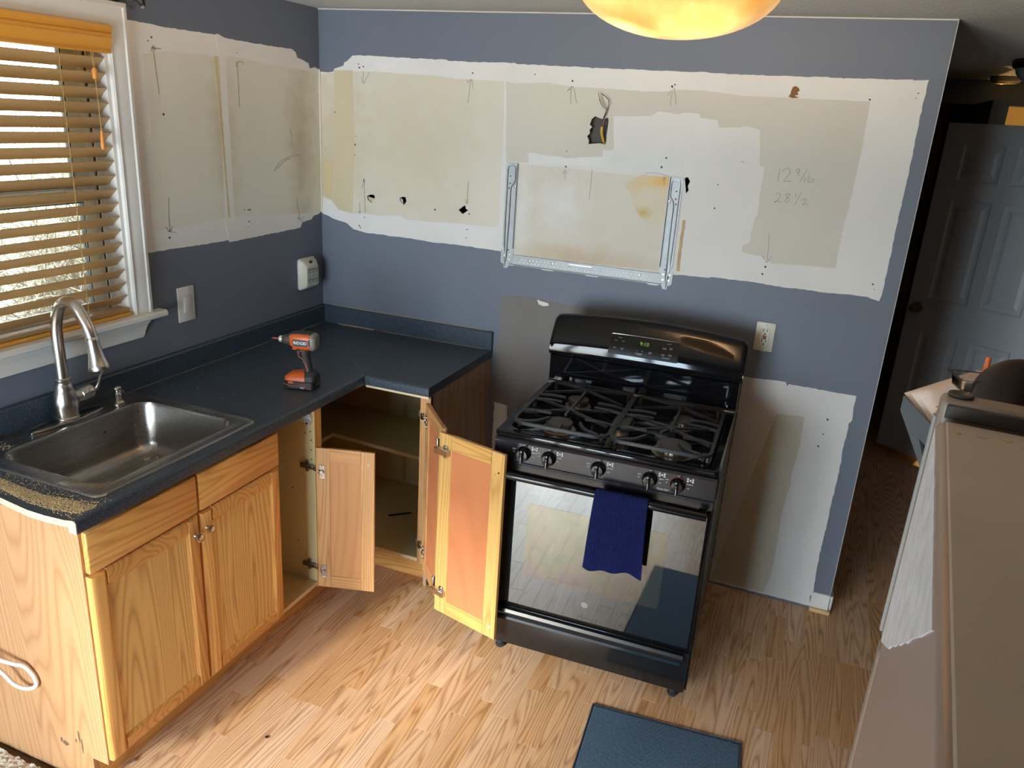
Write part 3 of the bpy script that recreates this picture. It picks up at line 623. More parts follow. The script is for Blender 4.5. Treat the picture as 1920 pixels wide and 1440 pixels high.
# jamb liner and double hung sashes
t = BM()
for a in ((y0, y0+.012), (y1-.012, y1)): box(t, -.14, -.001, a[0], a[1], z0+.02, z1)
box(t, -.14, -.001, y0, y1, z1-.012, z1)
ob('window_jamb', t, WHITE_TRIM, w, world=True, smooth=0)
zm = 1.60
for nm, xs, za, zb, st in (('upper_sash', -.125, zm-.02, z1-.012, .05), ('lower_sash', -.092, z0+.02, zm+.02, .055)):
    t = BM(); ya, yb = y0+.03, y1-.03
    for a in ((ya, ya+st), (yb-st, yb)): box(t, xs-.015, xs+.015, a[0], a[1], za, zb, .003, 1)
    for a in ((za, za+.045), (zb-.04, zb)): box(t, xs-.015, xs+.015, ya+st, yb-st, a[0], a[1], .003, 1)
    s = ob(nm, t, VINYL, w, world=True)
    ob('glass_pane', box(BM(), xs-.003, xs+.003, ya+st, yb-st, za+.045, zb-.04), PANE, s, world=True, smooth=0)
    t = BM(); tube(t, [(xs+.009, ya+st, za+.045), (xs+.009, yb-st, za+.045), (xs+.009, yb-st, zb-.04), (xs+.009, ya+st, zb-.04)], .004, 4, True)
    ob('glazing_gasket', t, plain('dark_gasket', s2l(50,64,80), .6), s, world=True, smooth=0)
t = BM()
for a in ((y0+.012, y0+.03), (y1-.03, y1-.012)):
    box(t, -.14, -.075, a[0], a[1], z0+.02, z1-.012, .002, 1)
for xx in (-.11, -.078, -.06): box(t, xx-.003, xx+.003, y1-.034, y1-.012, z0+.02, z1-.012, .001, 1)
ob('window_track', t, VINYL, w, world=True)

# baseboard stub with shoe moulding at the free end of the back wall
t = BM(); prism(t, [(0,.018),(-.012,.018),(-.012,.062),(-.010,.066),(-.006,.072),(-.004,.082),(0,.084)], [], lambda u,v,d: (d,u,v), 2.468, 2.541)
bb = struct('baseboard_back', t, plain('cream_white_baseboard', s2l(222,220,212), .45, var=.05))
ob('shoe_moulding', box(BM(), 2.468, 2.552, -.026, -.0, .0, .018, .004, 2), oak('light_shoe_oak', s2l(216,176,128), s2l(190,144,96), 'x'), bb, world=True)
t = BM(); box(t, 2.541, 2.555, .0, .12, .0, .08, .003, 1); ob('baseboard_return', t, WHITE_TRIM, bb, world=True)
cp = BM(); g = 70; q = random.Random(2); vs = []
for i in range(g+1):
    for j in range(g+1):
        vs.append(cp.verts.new((-.0+.50*i/g+(q.random()-.5)*.004, -2.6+.612*j/g+(q.random()-.5)*.004, .004+q.random()*.012)))
for i in range(g):
    for j in range(g): cp.faces.new((vs[i*(g+1)+j], vs[(i+1)*(g+1)+j], vs[(i+1)*(g+1)+j+1], vs[i*(g+1)+j+1]))
o = ob('carpet', cp, CARPET, None, smooth=0); tag(o, 'beige speckled carpet beside the cut end of the sink cabinet', 'carpet', kind='stuff')

# ------------------------------------------------------------------ cabinets
def door(par, name, M, wd_, h, mv, mh, mp, t=.020, sw=.055, label=None, bev=.007, reveal=.007, back=.003):
    """five piece door: panel carries the name, stiles and rails are its pieces. Local X width, Z height, front at y=-t, back at y=0"""
    F = M
    p = ob(name, box(BM(), sw-.006, wd_-sw+.006, -t+reveal, -back, sw-.006, h-sw+.006), mp, par, frame=F, smooth=0)
    if label: p['label'] = label
    def prof(w_):   # across the stile: outer edge at 0, inner edge at w_
        return [(0,0),(0,-t+bev),(.004,-t+bev*.4),(bev*1.6,-t),(w_-.010,-t),(w_-.006,-t+.003),(w_,-t+reveal-.001),(w_,-back+.001),(w_-.002,0)]
    for side in (0, 1):
        b = BM(); pr = prof(sw); n = len(pr)
        fx = (lambda a: a) if side == 0 else (lambda a: wd_-a)
        A = [b.verts.new((fx(a), y, 0)) for a, y in pr]; B = [b.verts.new((fx(a), y, h)) for a, y in pr]
        # bevel the ends of the stile too
        for i, (a, y) in enumerate(pr):
            if y < -t+bev*.9: A[i].co.z = bev*.9*(1 if y <= -t+1e-6 else .5); B[i].co.z = h-A[i].co.z
        for i in range(n): b.faces.new((A[i], A[(i+1) % n], B[(i+1) % n], B[i]))
        b.faces.new(A); b.faces.new(B[::-1]); ob('stile', b, mv, p, frame=F, smooth=25)
    for side in (0, 1):
        b = BM(); pr = prof(sw); n = len(pr)
        fz = (lambda a: a) if side == 0 else (lambda a: h-a)
        A = [b.verts.new((sw+.0002, y, fz(a))) for a, y in pr]; B = [b.verts.new((wd_-sw-.0002, y, fz(a))) for a, y in pr]
        for i in range(n): b.faces.new((A[i], A[(i+1) % n], B[(i+1) % n], B[i]))
        b.faces.new(A); b.faces.new(B[::-1]); ob('rail', b, mh, p, frame=F, smooth=25)
    return p
def knob(par, x, y, z):
    M = Tr(x, y, z) @ Ro(90, 'Y')
    k = ob('knob', lathe(BM(), [(0,0),(.008,0),(.007,.004),(.005,.009),(.006,.014),(.013,.017),(.0155,.020),(.0155,.0225),(.0135,.0235),(.0115,.0228),(.0095,.0235),(.0085,.0245),(0,.0255)], 20), NICKEL, par, frame=M)
    ob('knob_ring', lathe(BM(), [(.0098,.0232),(.0113,.0232),(.0113,.0238),(.0098,.0238)], 20), DARKNICKEL, par, frame=M)
    return k
sc = thing('sink_cabinet', 'honey oak sink cabinet with two false drawer fronts above two closed doors', 'cabinet', (.3, -1.565, 0))
o = ob('side_panel', prism(BM(), [(0,0),(.545,0),(.545,.105),(.605,.105),(.605,.876),(0,.876)], [], lambda u,v,d: (u,d,v), -1.9625, -1.945), TAN_PANEL, sc, world=True, smooth=0)
o['label'] = 'pale tan finished end panel with scuffs'
ob('side_panel', prism(BM(), [(0,.105),(.605,.105),(.605,.876),(0,.876)], [], lambda u,v,d: (u,d,v), -1.188, -1.172), CREAM, sc, world=True, smooth=0)
ob('cabinet_floor', box(BM(), .01, .60, -1.945, -1.188, .105, .12), CREAM, sc, world=True)
ob('toe_board', box(BM(), .533, .545, -1.945, -1.172, 0, .105), HONEY_H, sc, world=True)
b = BM(); box(b, .587, .605, -1.945, -1.188, .84, .876); box(b, .587, .605, -1.945, -1.188, .70, .74); box(b, .587, .605, -1.945, -1.188, .105, .14); box(b, .587, .605, -1.60, -1.53, .14, .70)
ob('face_frame', b, HONEY_H, sc, world=True, smooth=0)
for ya, yb in ((-1.957, -1.566), (-1.558, -1.176)):
    d = door(sc, 'door', Tr(.6055, ya, .120) @ Ro(90, 'Z'), yb-ya, .610, HONEY_V, HONEY_H, PANEL_OAK, sw=.052)
    b = BM(); box(b, .6055, .6255, ya, yb, .738, .862, .0065, 2); o = ob('drawer_front', b, HONEY_H, sc, world=True, smooth=25)
    if ya < -1.7: knob(d, .6245, -1.586, .668)
    else: knob(d, .6245, -1.536, .672)
# scuff marks near the toe of the end panel
r = random.Random(4); SCUFF = plain('scuff_grey', s2l(120,92,66), .6)
for (xx, zz, rx, rz) in ((.50,.165,.004,.022),(.485,.145,.003,.008),(.508,.135,.003,.03),(.44,.118,.012,.010),(.425,.125,.006,.008)):
    P = [(xx+rx*math.cos(a*.7)*(.7+.5*r.random()), zz+rz*math.sin(a*.7)*(.7+.5*r.random())) for a in range(9)]
    ob('scuff_mark', prism(BM(), P, [], lambda u,v,d: (u,d,v), -1.9630, -1.9625, back=False), SCUFF, sc, world=True, smooth=0)

nc = thing('drawer_base_cabinet', 'narrow open base cabinet missing its drawer, between sink and corner cabinets', 'cabinet', (.3, -1.05, 0))
b = BM(); box(b, 0, .607, -.944, -.9245, .105, .876)
o = ob('side_panel', b, CREAM, nc, world=True, smooth=0); o['label'] = 'cream side with drilled shelf pin holes'
ob('front_edge', box(BM(), .6072, .6085, -.9445, -.9245, .105, .876), HONEY_V, nc, world=True, smooth=0)
ob('cabinet_floor', box(BM(), .0, .605, -1.172, -.944, .112, .128), plain('worn_cream_floor', s2l(206,178,124), .5, var=.2, vscale=25.), nc, world=True, smooth=0)
ob('floor_edge', box(BM(), .6052, .607, -1.172, -.944, .112, .128), CREAM_EDGE, nc, world=True, smooth=0)
ob('toe_board', box(BM(), .533, .545, -1.172, -.90, 0, .110), HONEY_H, nc, world=True, smooth=0)
ob('rear_panel', box(BM(), .0, .006, -1.172, -.944, .128, .876), CREAM, nc, world=True, smooth=0)
for px, pz in ((.572,.795),(.590,.775),(.566,.765),(.592,.70),(.50,.52),(.52,.29),(.592,.66),(.592,.74)):
    ob('shelf_pin_hole', lathe(BM(), [(0,0),(.0028,0),(.0028,.001),(0,.001)], 10, Tr(px,-.9442,pz) @ Ro(90,'X')), SLOT, nc, world=True)
# white drawer slide left on the cream side
b = BM(); box(b, .25, .600, -.956, -.945, .812, .838, .002, 1); box(b, .45, .598, -.953, -.9445, .836, .846, .001, 1)
s = ob('drawer_slide', b, WHITEPL, nc, world=True)
ob('slide_roller', lathe(BM(), [(0,0),(.011,0),(.011,.008),(.005,.008),(.005,.010),(0,.010)], 16, Tr(.590,-.956,.815) @ Ro(90,'X')), plain('grey_white_roller', s2l(196,190,184), .4), s, world=True)
ob('slide_pin', lathe(BM(), [(0,0),(.004,0),(.004,.003),(0,.003)], 10, Tr(.590,-.966,.815) @ Ro(90,'X')), SLOT, s, world=True)
dM = Tr(.846, -.910, .130) @ Ro(196, 'Z')
d1 = door(nc, 'door', dM, .224, .598, BACK_V, BACK_X, BACK_P, sw=.052, label='small oak door swung open showing its plain back')
def screwhead(par, P, ax, r=.004, m=None):
    return ob('screw', lathe(BM(), [(0,0),(r,0),(r*.8,.0015),(0,.002)], 10), m or CHROME, par, frame=Tr(*P) @ ax)
ob('bumper_hole', lathe(BM(), [(0,0),(.0045,0),(.0045,.002),(0,.002)], 12), plain('clear_bumper', s2l(206,190,160), .2), d1, frame=dM @ Tr(.022,0,.548) @ Ro(-90,'X'))
def cup_hinge(par, dm, xh, z, mount, name='hinge'):
    """cup plate on the door back (frame dm, local X measured from free end), arm and mount on the cabinet side at world point"""
    hb = BM()
    box(hb, xh-.011, xh+.011, .0002, .0022, z-.027, z+.027, .0015, 1, mi=0)
    lathe(hb, [(0,0),(.010,0),(.010,.004),(.007,.007),(0,.007)], 14, Tr(xh+.002, .001, z) @ Ro(-90,'X'))
    for dz in (-.019, .019): lathe(hb, [(0,0),(.0042,0),(.003,.0022),(0,.0024)], 10, Tr(xh-.001, .0018, z+dz) @ Ro(-90,'X'))
    hb.transform(dm)
    A = dm @ Vector((xh+.004, .006, z)); Bp = Vector(mount)
    mid = A.lerp(Bp, .5)
    t = BM()
    tube(t, [A+Vector((0,0,.006)), A.lerp(Bp,.35)+Vector((0,0,.006)), Bp+Vector((0,0,.004))], .0035, 4)
    tube(t, [A-Vector((0,0,.006)), A.lerp(Bp,.35)-Vector((0,0,.006)), Bp-Vector((0,0,.004))], .0035, 4)
    add(hb, t)
    o = ob(name, hb, CHROME, par, world=True)
    return o, A, Bp
for z in (.502, .072):
    zz = .130+z
    h, A, B_ = cup_hinge(nc, dM, .200, z, (.600, -.952, zz))
    b = BM(); box(b, .545, .602, -.958, -.945, zz-.009, zz+.009, .002, 1); box(b, .566, .580, -.9515, -.9445, zz-.024, zz+.024, .002, 1)
    for dz in (-.018, .018): lathe(b, [(0,0),(.004,0),(.003,.002),(0,.002)], 8, Tr(.573,-.9515,zz+dz) @ Ro(90,'X'))
    ob('hinge_mount', b, DARKSTEEL, nc, world=True)

cc = thing('corner_cabinet', 'open L shaped corner base cabinet with dark interior shelf and bifold doors', 'cabinet', (.46, -.46, 0))
ob('side_panel', box(BM(), 0, .607, -.924, -.9035, .105, .876), CREAM, cc, world=True, smooth=0)
ob('front_edge', box(BM(), .6072, .609, -.924, -.9035, .105, .876), HONEY_V, cc, world=True, smooth=0)
b = box(BM(), .905, .921, -.607, -.001, .0, .876)
o = ob('end_panel', b, BROWN_PANEL, cc, world=True, smooth=0); o['label'] = 'brown oak veneer end facing the range'
ob('front_stile', box(BM(), .875, .921, -.610, -.592, .105, .872), BACK_V, cc, world=True, smooth=0)
b = BM(); box(b, 0, .006, -.9035, -.006, .105, .876); box(b, 0, .905, -.006, -.0005, .105, .876)
ob('rear_panel', b, CREAM, cc, world=True, smooth=0)
Lp = lambda x0, y0, nx, ny: [(x0,-y0),(.905,-y0),(.905,ny),(nx,ny),(nx,-.9035),(x0,-.9035)]
flp = [(.006,-.006),(.905,-.006),(.905,-.609),(.609,-.609),(.609,-.9035),(.006,-.9035)]
ob('cabinet_floor', prism(BM(), flp, [], lambda u,v,d: (u,v,d), .112, .128, mi=0, side_mi=1), [CREAM, CREAM_EDGE], cc, world=True, smooth=0)
shp = [(.006,-.006),(.905,-.006),(.905,-.40),(.285,-.355),(.275,-.9035),(.006,-.9035)]
ob('shelf', prism(BM(), shp, [], lambda u,v,d: (u,v,d), .472, .490, mi=0, side_mi=1), [CREAM, CREAM_EDGE], cc, world=True, smooth=0)
b = BM(); box(b, .545, .921, -.555, -.545, 0, .110); ob('toe_board', b, HONEY_X, cc, world=True, smooth=0)
ob('toe_board', box(BM(), .533, .545, -.90, -.545, 0, .110), HONEY_H, cc, world=True, smooth=0)
ob('top_rail', box(BM(), .634, .921, -.628, -.612, .866, .8755), CREAM_EDGE, cc, world=True, smooth=0)
p1 = Vector((1.098, -.858)); h1 = Vector((.925, -.660)); a1 = math.degrees(math.atan2(h1.y-p1.y, h1.x-p1.x)); w1 = (h1-p1).length
M1 = Tr(p1.x, p1.y, .126) @ Ro(a1, 'Z')
dA = door(cc, 'bifold_door', M1, w1, .736, BACK_V, BACK_X, BACK_PR, sw=.055, label='inner bifold leaf turned edge on')
p2 = Vector((1.386, -.968)); h2 = Vector((1.106, -.896)); a2 = math.degrees(math.atan2(h2.y-p2.y, h2.x-p2.x)); w2 = (h2-p2).length
M2 = Tr(p2.x, p2.y, .126) @ Ro(a2, 'Z')
dB = door(cc, 'bifold_door', M2, w2, .738, LAC_V, LAC_X, BACK_PR, sw=.056, label='outer bifold leaf with reddish panel facing the room')
ob('bumper_hole', lathe(BM(), [(0,0),(.004,0),(.004,.001),(0,.001)], 10), DARKSTEEL, dB, frame=M2 @ Tr(.022,0,.665) @ Ro(-90,'X'))
ob('bumper', lathe(BM(), [(0,0),(.006,0),(.005,.003),(0,.004)], 12), WHITEPL, dB, frame=M2 @ Tr(.024,0,.045) @ Ro(-90,'X'))
for z in (.665, .085):
    h, A, B_ = cup_hinge(cc, M1, w1-.022, z, (.893, -.606, .126+z))
    b = BM(); box(b, .862, .900, -.606, -.592, .126+z-.016, .126+z+.016, .003, 1); tube(b, [(.885,-.612,.126+z),(.900,-.640,.126+z-.004),(.915,-.652,.126+z)], .007, 6)
    ob('hinge_mount', b, DARKSTEEL, cc, world=True)
    zz = z+.005
    b = BM(); box(b, w2-.052, w2+.014, .0005, .016, zz-.012, zz+.012, .002, 1); box(b, w2-.040, w2-.020, .0003, .006, zz-.024, zz+.024, .003, 1)
    for dz in (-.018,.018): lathe(b, [(0,0),(.0045,0),(.0035,.0025),(0,.003)], 10, Tr(w2-.030,.005,zz+dz) @ Ro(-90,'X'))
    b.transform(M2); t = BM(); box(t, .002, .012, .0005, .02, zz-.03, zz+.03, .002, 1); tube(t, [(.012,.012,zz+.02),(.002,.024,zz+.03)], .004, 5); t.transform(M1); add(b, t)
    ob('bifold_hinge', b, CHROME, cc, world=True)

# ------------------------------------------------------------------ countertop
ct = thing('countertop', 'slate blue speckled laminate L shaped countertop with chipboard showing at the sawn end', 'countertop', (.3, -1.0, .876))
sawn = [(0,-1.950),(.15,-1.955),(.26,-1.966),(.365,-1.983),(.419,-1.990),(.48,-1.997),(.541,-1.997),(.602,-1.992),(.622,-1.986)]
g = .0003
ob('left_run', prism(BM(), [(0,-g)]+sawn+[(.622,-.622-g)], [rrect(.306,-1.5515,.262,.304,.02,3)], lambda u,v,d: (u,v,d), .914, .895, mi=0, side_mi=1), [LAMINATE, CHIPBOARD], ct, world=True, smooth=0)
ob('back_run', prism(BM(), [(g,0),(.622,-.622+g),(.9205,-.622),(.9205,0)], [], lambda u,v,d: (u,v,d), .914, .895, mi=0), LAMINATE, ct, world=True, smooth=0)
nose = [(0,.876),(.0165,.876),(.019,.8785),(.019,.906),(.0165,.9115),(.012,.9145),(.004,.9145),(0,.914)]
def nosing(fn, a, b_): return prism(BM(), nose, [], fn, a, b_)
ob('front_edge', prism(BM(), nose, [], lambda u,v,d: (.615+u, d, v), -1.9845, -.634), LAMINATE, ct, world=True, smooth=40)
ob('front_edge', prism(BM(), nose, [], lambda u,v,d: (d, -.615-u, v), .634, .921), LAMINATE, ct, world=True, smooth=40)
b = prism(BM(), [(.606,.8765),(.632,.8765),(.633,.906),(.628,.913),(.600,.913),(.590,.896),(.606,.893)], [], lambda u,v,d: (u,d,v), -1.9862, -1.9844); ob('sawn_end', b, CHIPBOARD, ct, world=True, smooth=0)
ob('end_cap', box(BM(), .9207, .9228, -.633, -.0005, .876, .9148, .0006, 1), LAMINATE, ct, world=True)
ob('end_cap', box(BM(), .9207, .9228, -.0205, -.0005, .9148, 1.0, .0006, 1), LAMINATE, ct, world=True)
SPL = speckle('dark_top_edge', s2l(72,76,82), s2l(92,94,98), s2l(52,56,62))
for nm, fn, a, c in (('left', lambda u,v,d: (u,d,v), -1.948, -.0), ('back', lambda u,v,d: (d,-u,v), .0, .9207)):
    b = prism(BM(), [(.0005,.9142),(.020,.9142),(.020,.993),(.0165,.9985),(.0005,1.0)], [], fn, a, c); ob('backsplash', b, LAMINATE, ct, world=True, smooth=0)
# mitre seam filler and a worn light line where the backsplash meets the wall
b = BM(); box(b, .0, .232, -.0007, .0007, -.0004, .0004, M=Tr(.47,-.47,.9142) @ Ro(-45,'Z')); ob('mitre_seam', b, plain('seam_filler', s2l(120,128,134), .5), ct, world=True, smooth=0)
b = BM(); tube(b, [(.05,-.003,1.0005),(.3,-.003,1.001),(.6,-.003,1.0005),(.9,-.003,1.0)], .0025, 5); ob('old_caulk', b, plain('dirty_caulk', s2l(150,140,120), .7), ct, world=True)
b = BM(); tube(b, [(.10,-.022,.915),(.2,-.0215,.9155),(.30,-.022,.915)], .0028, 5); tube(b, [(.02,-.021,.9145),(.0,-.03,.9145)] if False else [(.35,-.021,.9146),(.88,-.021,.9146)], .0012, 4); tube(b, [(.021,-1.9,.9146),(.021,-.03,.9146)], .0012, 4); ob('corner_caulk', b, plain('dust_line', s2l(150,138,112), .8), ct, world=True)

# sawdust left by the saw cut, small crumbs
def grains(name, pts, m, label, cat, s0=.0006, s1=.0016, seed=1, stuff=True):
    t = BM(); r = random.Random(seed)
    for x_, y_, z_ in pts:
        s = s0+(s1-s0)*r.random()**2; a = r.random()*6.28; e = .6+1.6*r.random()
        c, sn = math.cos(a), math.sin(a); P = []
        for dx, dy, dz in ((1,0,0),(-.5,.8,0),(-.5,-.8,0),(0,0,.9)): P.append(t.verts.new((x_+(dx*e*c-dy*sn)*s, y_+(dx*e*sn+dy*c)*s, z_+dz*s)))
        t.faces.new((P[0],P[1],P[3])); t.faces.new((P[1],P[2],P[3])); t.faces.new((P[2],P[0],P[3]))
    o = ob(name, t, m, None, smooth=0, recalc=False); tag(o, label, cat, kind='stuff'); return o
r = random.Random(11); pts = []
sd_poly = [(.10,-1.89),(.266,-1.905),(.353,-1.916),(.451,-1.920),(.549,-1.902),(.600,-1.884),(.617,-1.915),(.605,-1.955),(.545,-1.968),(.455,-1.972),(.378,-1.960),(.30,-1.945),(.1,-1.935)]
while len(pts) < 8500:
    p = (.1+r.random()*.53, -1.98+r.random()*.11)
    if inside(p, sd_poly) and r.random() < .25+.75*max(0, 1-abs(p[1]+1.94)/.035): pts.append((p[0], p[1], .9143+r.random()*.0016))
while len(pts) < 10500:
    p = (r.random()*.62, -1.985+r.random()*.13)
    if p[1] > -1.95-.05*p[0]+.0: pts.append((p[0], p[1], .9144))
while len(pts) < 10900: pts.append((.02+r.random()*.1, -1.87+r.random()*.12, .919))
grains('sawdust', pts, SAWDUST, 'tan sawdust scattered along the sawn end of the countertop by the sink', 'sawdust', .0006, .0019)
pts = [(.04+r.random()*.86, -.03-r.random()*.58, .9143) for _ in range(26)]+[(.05+r.random()*.55, -.64-r.random()*.5, .9143) for _ in range(40)]
grains('plaster_crumbs', pts, plain('white_crumb', s2l(206,204,198), .9), 'tiny white plaster crumbs on the dark countertop around the cordless driver', 'debris', .0006, .0022, 5)
pts = [(.47+r.gauss(0,.02), -.20+r.gauss(0,.008), .9143) for _ in range(160)]+[(.12+r.random()*.2, -.028-abs(r.gauss(0,.008)), .9143) for _ in range(320)]
grains('sawdust', pts, plain('brown_dust', s2l(170,126,76), .9), 'brown sawdust dots along the rear backsplash', 'sawdust', .0005, .0013, 6)

# ------------------------------------------------------------------ sink, faucet, soap dispenser
sk = thing('kitchen_sink', 'single bowl stainless steel drop in sink set in the blue countertop', 'sink', (.306, -1.5515, .914))
def rl(cx, cy, hx, hy, r_, z): return [(x_, y_, z) for x_, y_ in rrect(cx, cy, hx, hy, r_, 6)]
Lp_ = [rl(.306,-1.5515,.281,.3235,.032,.9146), rl(.306,-1.5515,.279,.3215,.031,.9185), rl(.306,-1.5515,.274,.3165,.028,.9195), rl(.306,-1.5515,.266,.3085,.024,.9170),
      rl(.330,-1.5475,.216,.2835,.066,.9165), rl(.330,-1.5475,.211,.2785,.063,.9180), rl(.330,-1.5475,.206,.2735,.06,.9165), rl(.330,-1.5475,.202,.2695,.058,.906),
      rl(.330,-1.5475,.188,.2555,.055,.78), rl(.330,-1.5475,.180,.2475,.055,.752), rl(.330,-1.5475,.160,.2275,.055,.739), rl(.330,-1.5475,.10,.14,.05,.735), rl(.330,-1.5475,.042,.042,.04,.731)]
ob('basin', loft(BM(), Lp_), STEEL, sk, world=True, smooth=50)
dr = ob('drain', lathe(BM(), [(.044,.0),(.042,.003),(.036,.001),(.034,-.012),(.02,-.014),(0,-.014)], 24, Tr(.33,-1.5475,.732)), CHROME, sk, world=True)
ob('overflow_spot', lathe(BM(), [(0,0),(.004,0),(.004,.001),(0,.001)], 10, Tr(.1385,-1.455,.862) @ Ro(92,'Y')), SLOT, sk, world=True)
pts = [(.207,-1.364),(.214,-1.358),(.210,-1.352),(.226,-1.328),(.232,-1.331),(.30,-1.36),(.24,-1.30),(.36,-1.33)]
t = BM(); r = random.Random(2)
for i, (a, b_) in enumerate(pts):
    s = (.007,.005,.006,.003,.0025,.002,.0018,.002)[i]
    q = bmesh.new(); bmesh.ops.create_icosphere(q, subdivisions=1, radius=s)
    for v in q.verts: v.co *= .6+.8*r.random()
    add(t, q, Tr(a, b_, .7375+s*.4))
o = ob('paint_chips', t, plain('white_chip', s2l(232,230,226), .7), None, smooth=0); tag(o, 'white paint chips lying in the bottom of the steel sink', 'debris', kind='stuff')

fc = thing('kitchen_faucet', 'brushed nickel gooseneck pull down faucet behind the sink', 'faucet', (.073, -1.532, .917))
b = BM(); P = [(.028*math.cos(a)*(1 if abs(math.cos(a)) else 1), .135*math.sin(a)) for a in [2*math.pi*k/40 for k in range(40)]]
loft(b, [[(x_, y_, .0) for x_, y_ in P], [(x_, y_, .004) for x_, y_ in P], [(x_*.86, y_*.95, .0075) for x_, y_ in P]], cap1=True)
ob('deck_plate', b, steel('dark_deck_plate', (.30,.28,.26), .18, 1), fc, smooth=50)
ob('body', lathe(BM(), [(.035,.006),(.037,.012),(.037,.017),(.033,.020),(.034,.026),(.037,.05),(.038,.065),(.035,.085),(.029,.105),(.0265,.112),(.0265,.124),(.023,.128),(.0225,.136),(.024,.139),(.024,.145),(.019,.148)], 32), NICKEL, fc, smooth=45)
arc = [(0,0,.145),(0,0,.22),(0,0,.285)]+[(.068-.068*math.cos(R(a)), 0, .285+.082*math.sin(R(a))*1.45) for a in range(15, 150, 15)]
arc += [(.138,0,.335),(.150,0,.300)]
ob('spout', tube(BM(), smooth_path(arc, 4), .0178, 20), NICKEL, fc, smooth=60)
d_ = (Vector((.168,0,.205))-Vector((.1485,0,.305))); q_ = d_.to_track_quat('Z','Y').to_matrix().to_4x4()
hM = Tr(.1485,0,.305) @ q_
ob('spray_head', lathe(BM(), [(.0178,0),(.0185,.001),(.0185,.012),(.0195,.03),(.0235,.06),(.0295,.088),(.0315,.094),(.0305,.102),(.026,.104),(.024,.101),(0,.101)], 28, hM), NICKEL, fc, smooth=45)
hv = BM(); lathe(hv, [(.021,0),(.021,.02),(.0235,.022),(.0245,.035),(.023,.038),(.0235,.041),(.024,.060),(.021,.066),(0,.068)], 24, Tr(.006,.028,.072) @ Ro(-84,'X'))
hb = ob('valve', hv, NICKEL, fc, smooth=40)
ob('lever', tube(BM(), smooth_path([(.008,.088,.078),(.018,.101,.084),(.030,.106,.105),(.042,.106,.135),(.056,.107,.155),(.064,.108,.166)], 4), .006, 12, rad=[.010-.0055*min(1,i/8) for i in range(21)]), NICKEL, fc, smooth=60)
sp = thing('soap_dispenser', 'small nickel soap dispenser pump beside the faucet on the sink deck', 'soap dispenser', (.078, -1.335, .9165))
ob('base', lathe(BM(), [(0,0),(.019,0),(.0195,.004),(.015,.008),(.012,.010),(.0115,.024),(.0125,.026),(.0125,.034),(.009,.038),(.007,.044),(.007,.048)], 20), NICKEL, sp, smooth=40)
ob('pump_head', lathe(BM(), [(.007,.046),(.012,.049),(.0145,.054),(.013,.058),(.007,.061),(0,.062)], 20), NICKEL, sp, smooth=50)
ob('nozzle', tube(BM(), [(0,0,.053),(.02,-.004,.053),(.036,-.007,.050)], .0045, 8), NICKEL, sp)

# ------------------------------------------------------------------ wooden blind
bl = thing('wooden_blind', 'honey wood slatted blind lowered over the sink window with orange valance', 'blind', (-.02, -1.6, 1.19))
ya, yb = -2.02, -1.181
vp = [(-.004,0),(.018,0),(.021,.004),(.018,.010),(.016,.014),(.020,.020),(.026,.034),(.029,.046),(.027,.050),(.029,.053),(.029,.058),(.025,.062),(.031,.070),(.034,.078),(.034,.084),(-.004,.084)]
ob('valance', prism(BM(), vp, [], lambda u,v,d: (.004+u, d, 2.052+v), ya-.02, -1.170), HONEYBLIND, bl, world=True, smooth=30)
ob('headrail', box(BM(), -.050, .0, ya, yb, 2.085, 2.125, .002, 1), HONEYBLIND, bl, world=True)
ang = R(42); cx_ = -.020; sl_me = None
zs = [2.045-.0459*i for i in range(18)]
for i, z_ in enumerate(zs):
    if sl_me is None:
        t = BM(); K = 6; up_ = [(-.025+.05*k/K, .0016*math.sin(math.pi*k/K)) for k in range(K+1)]
        lo_ = [(u, v-.003) for u, v in up_[::-1]]
        prism(t, up_+lo_, [], lambda u,v,d: (u*math.cos(ang)-v*math.sin(ang), d, u*math.sin(ang)+v*math.cos(ang)), ya, yb)
        t.transform(Tr(0, 1.6, 0))
        o = ob('slat', t, SLAT, bl, smooth=40); sl_me = o.data
    else:
        o = bpy.data.objects.new('slat', sl_me); COL.objects.link(o); o.parent = bl
    o.location = (cx_+.02, 0, z_-.022-1.19)
ob('bottom_rail', prism(BM(), [(-.026,-.008),(.020,-.010),(.026,-.003),(.024,.006),(.014,.010),(-.026,.008)], [], lambda u,v,d: (cx_+.004+u, d, 1.192+v), ya, yb+.004), HONEYBLIND, bl, world=True, smooth=30)
for i in range(3): ob('slat', box(BM(), cx_-.024, cx_+.026, ya, yb, 1.2035+.004*i, 1.206+.004*i), SLAT, bl, world=True, smooth=0)
for yy in (-1.345, -1.86):
    b = BM()
    for dx in (-.026, .020): tube(b, [(cx_+dx, yy, 2.09), (cx_+dx, yy, 1.195)], .0008, 4)
    for z_ in zs: tube(b, [(cx_-.026, yy, z_-.042), (cx_+.020, yy, z_-.006)], .0007, 3)
    tube(b, [(cx_, yy+.014, 2.09), (cx_, yy+.014, 1.2)], .0009, 4)
    ob('ladder_cord', b, CORD, bl, world=True)
b = BM(); tube(b, [(.016,-1.235,2.06),(.018,-1.236,2.0)], .0009, 4); tube(b, [(.016,-1.243,2.06),(.018,-1.238,2.0)], .0009, 4); tube(b, [(.018,-1.237,1.985),(.019,-1.235,1.81)], .0011, 4)
ob('pull_cord', b, CORD, bl, world=True)
TAS = oak('cord_tassel_wood', s2l(214,140,62), s2l(180,106,40), 'z')
ob('cord_tassel', lathe(BM(), [(0,0),(.007,0),(.0085,.004),(.0085,.028),(.006,.033),(0,.034)], 14, Tr(.018,-1.237,1.972)), TAS, bl, world=True)
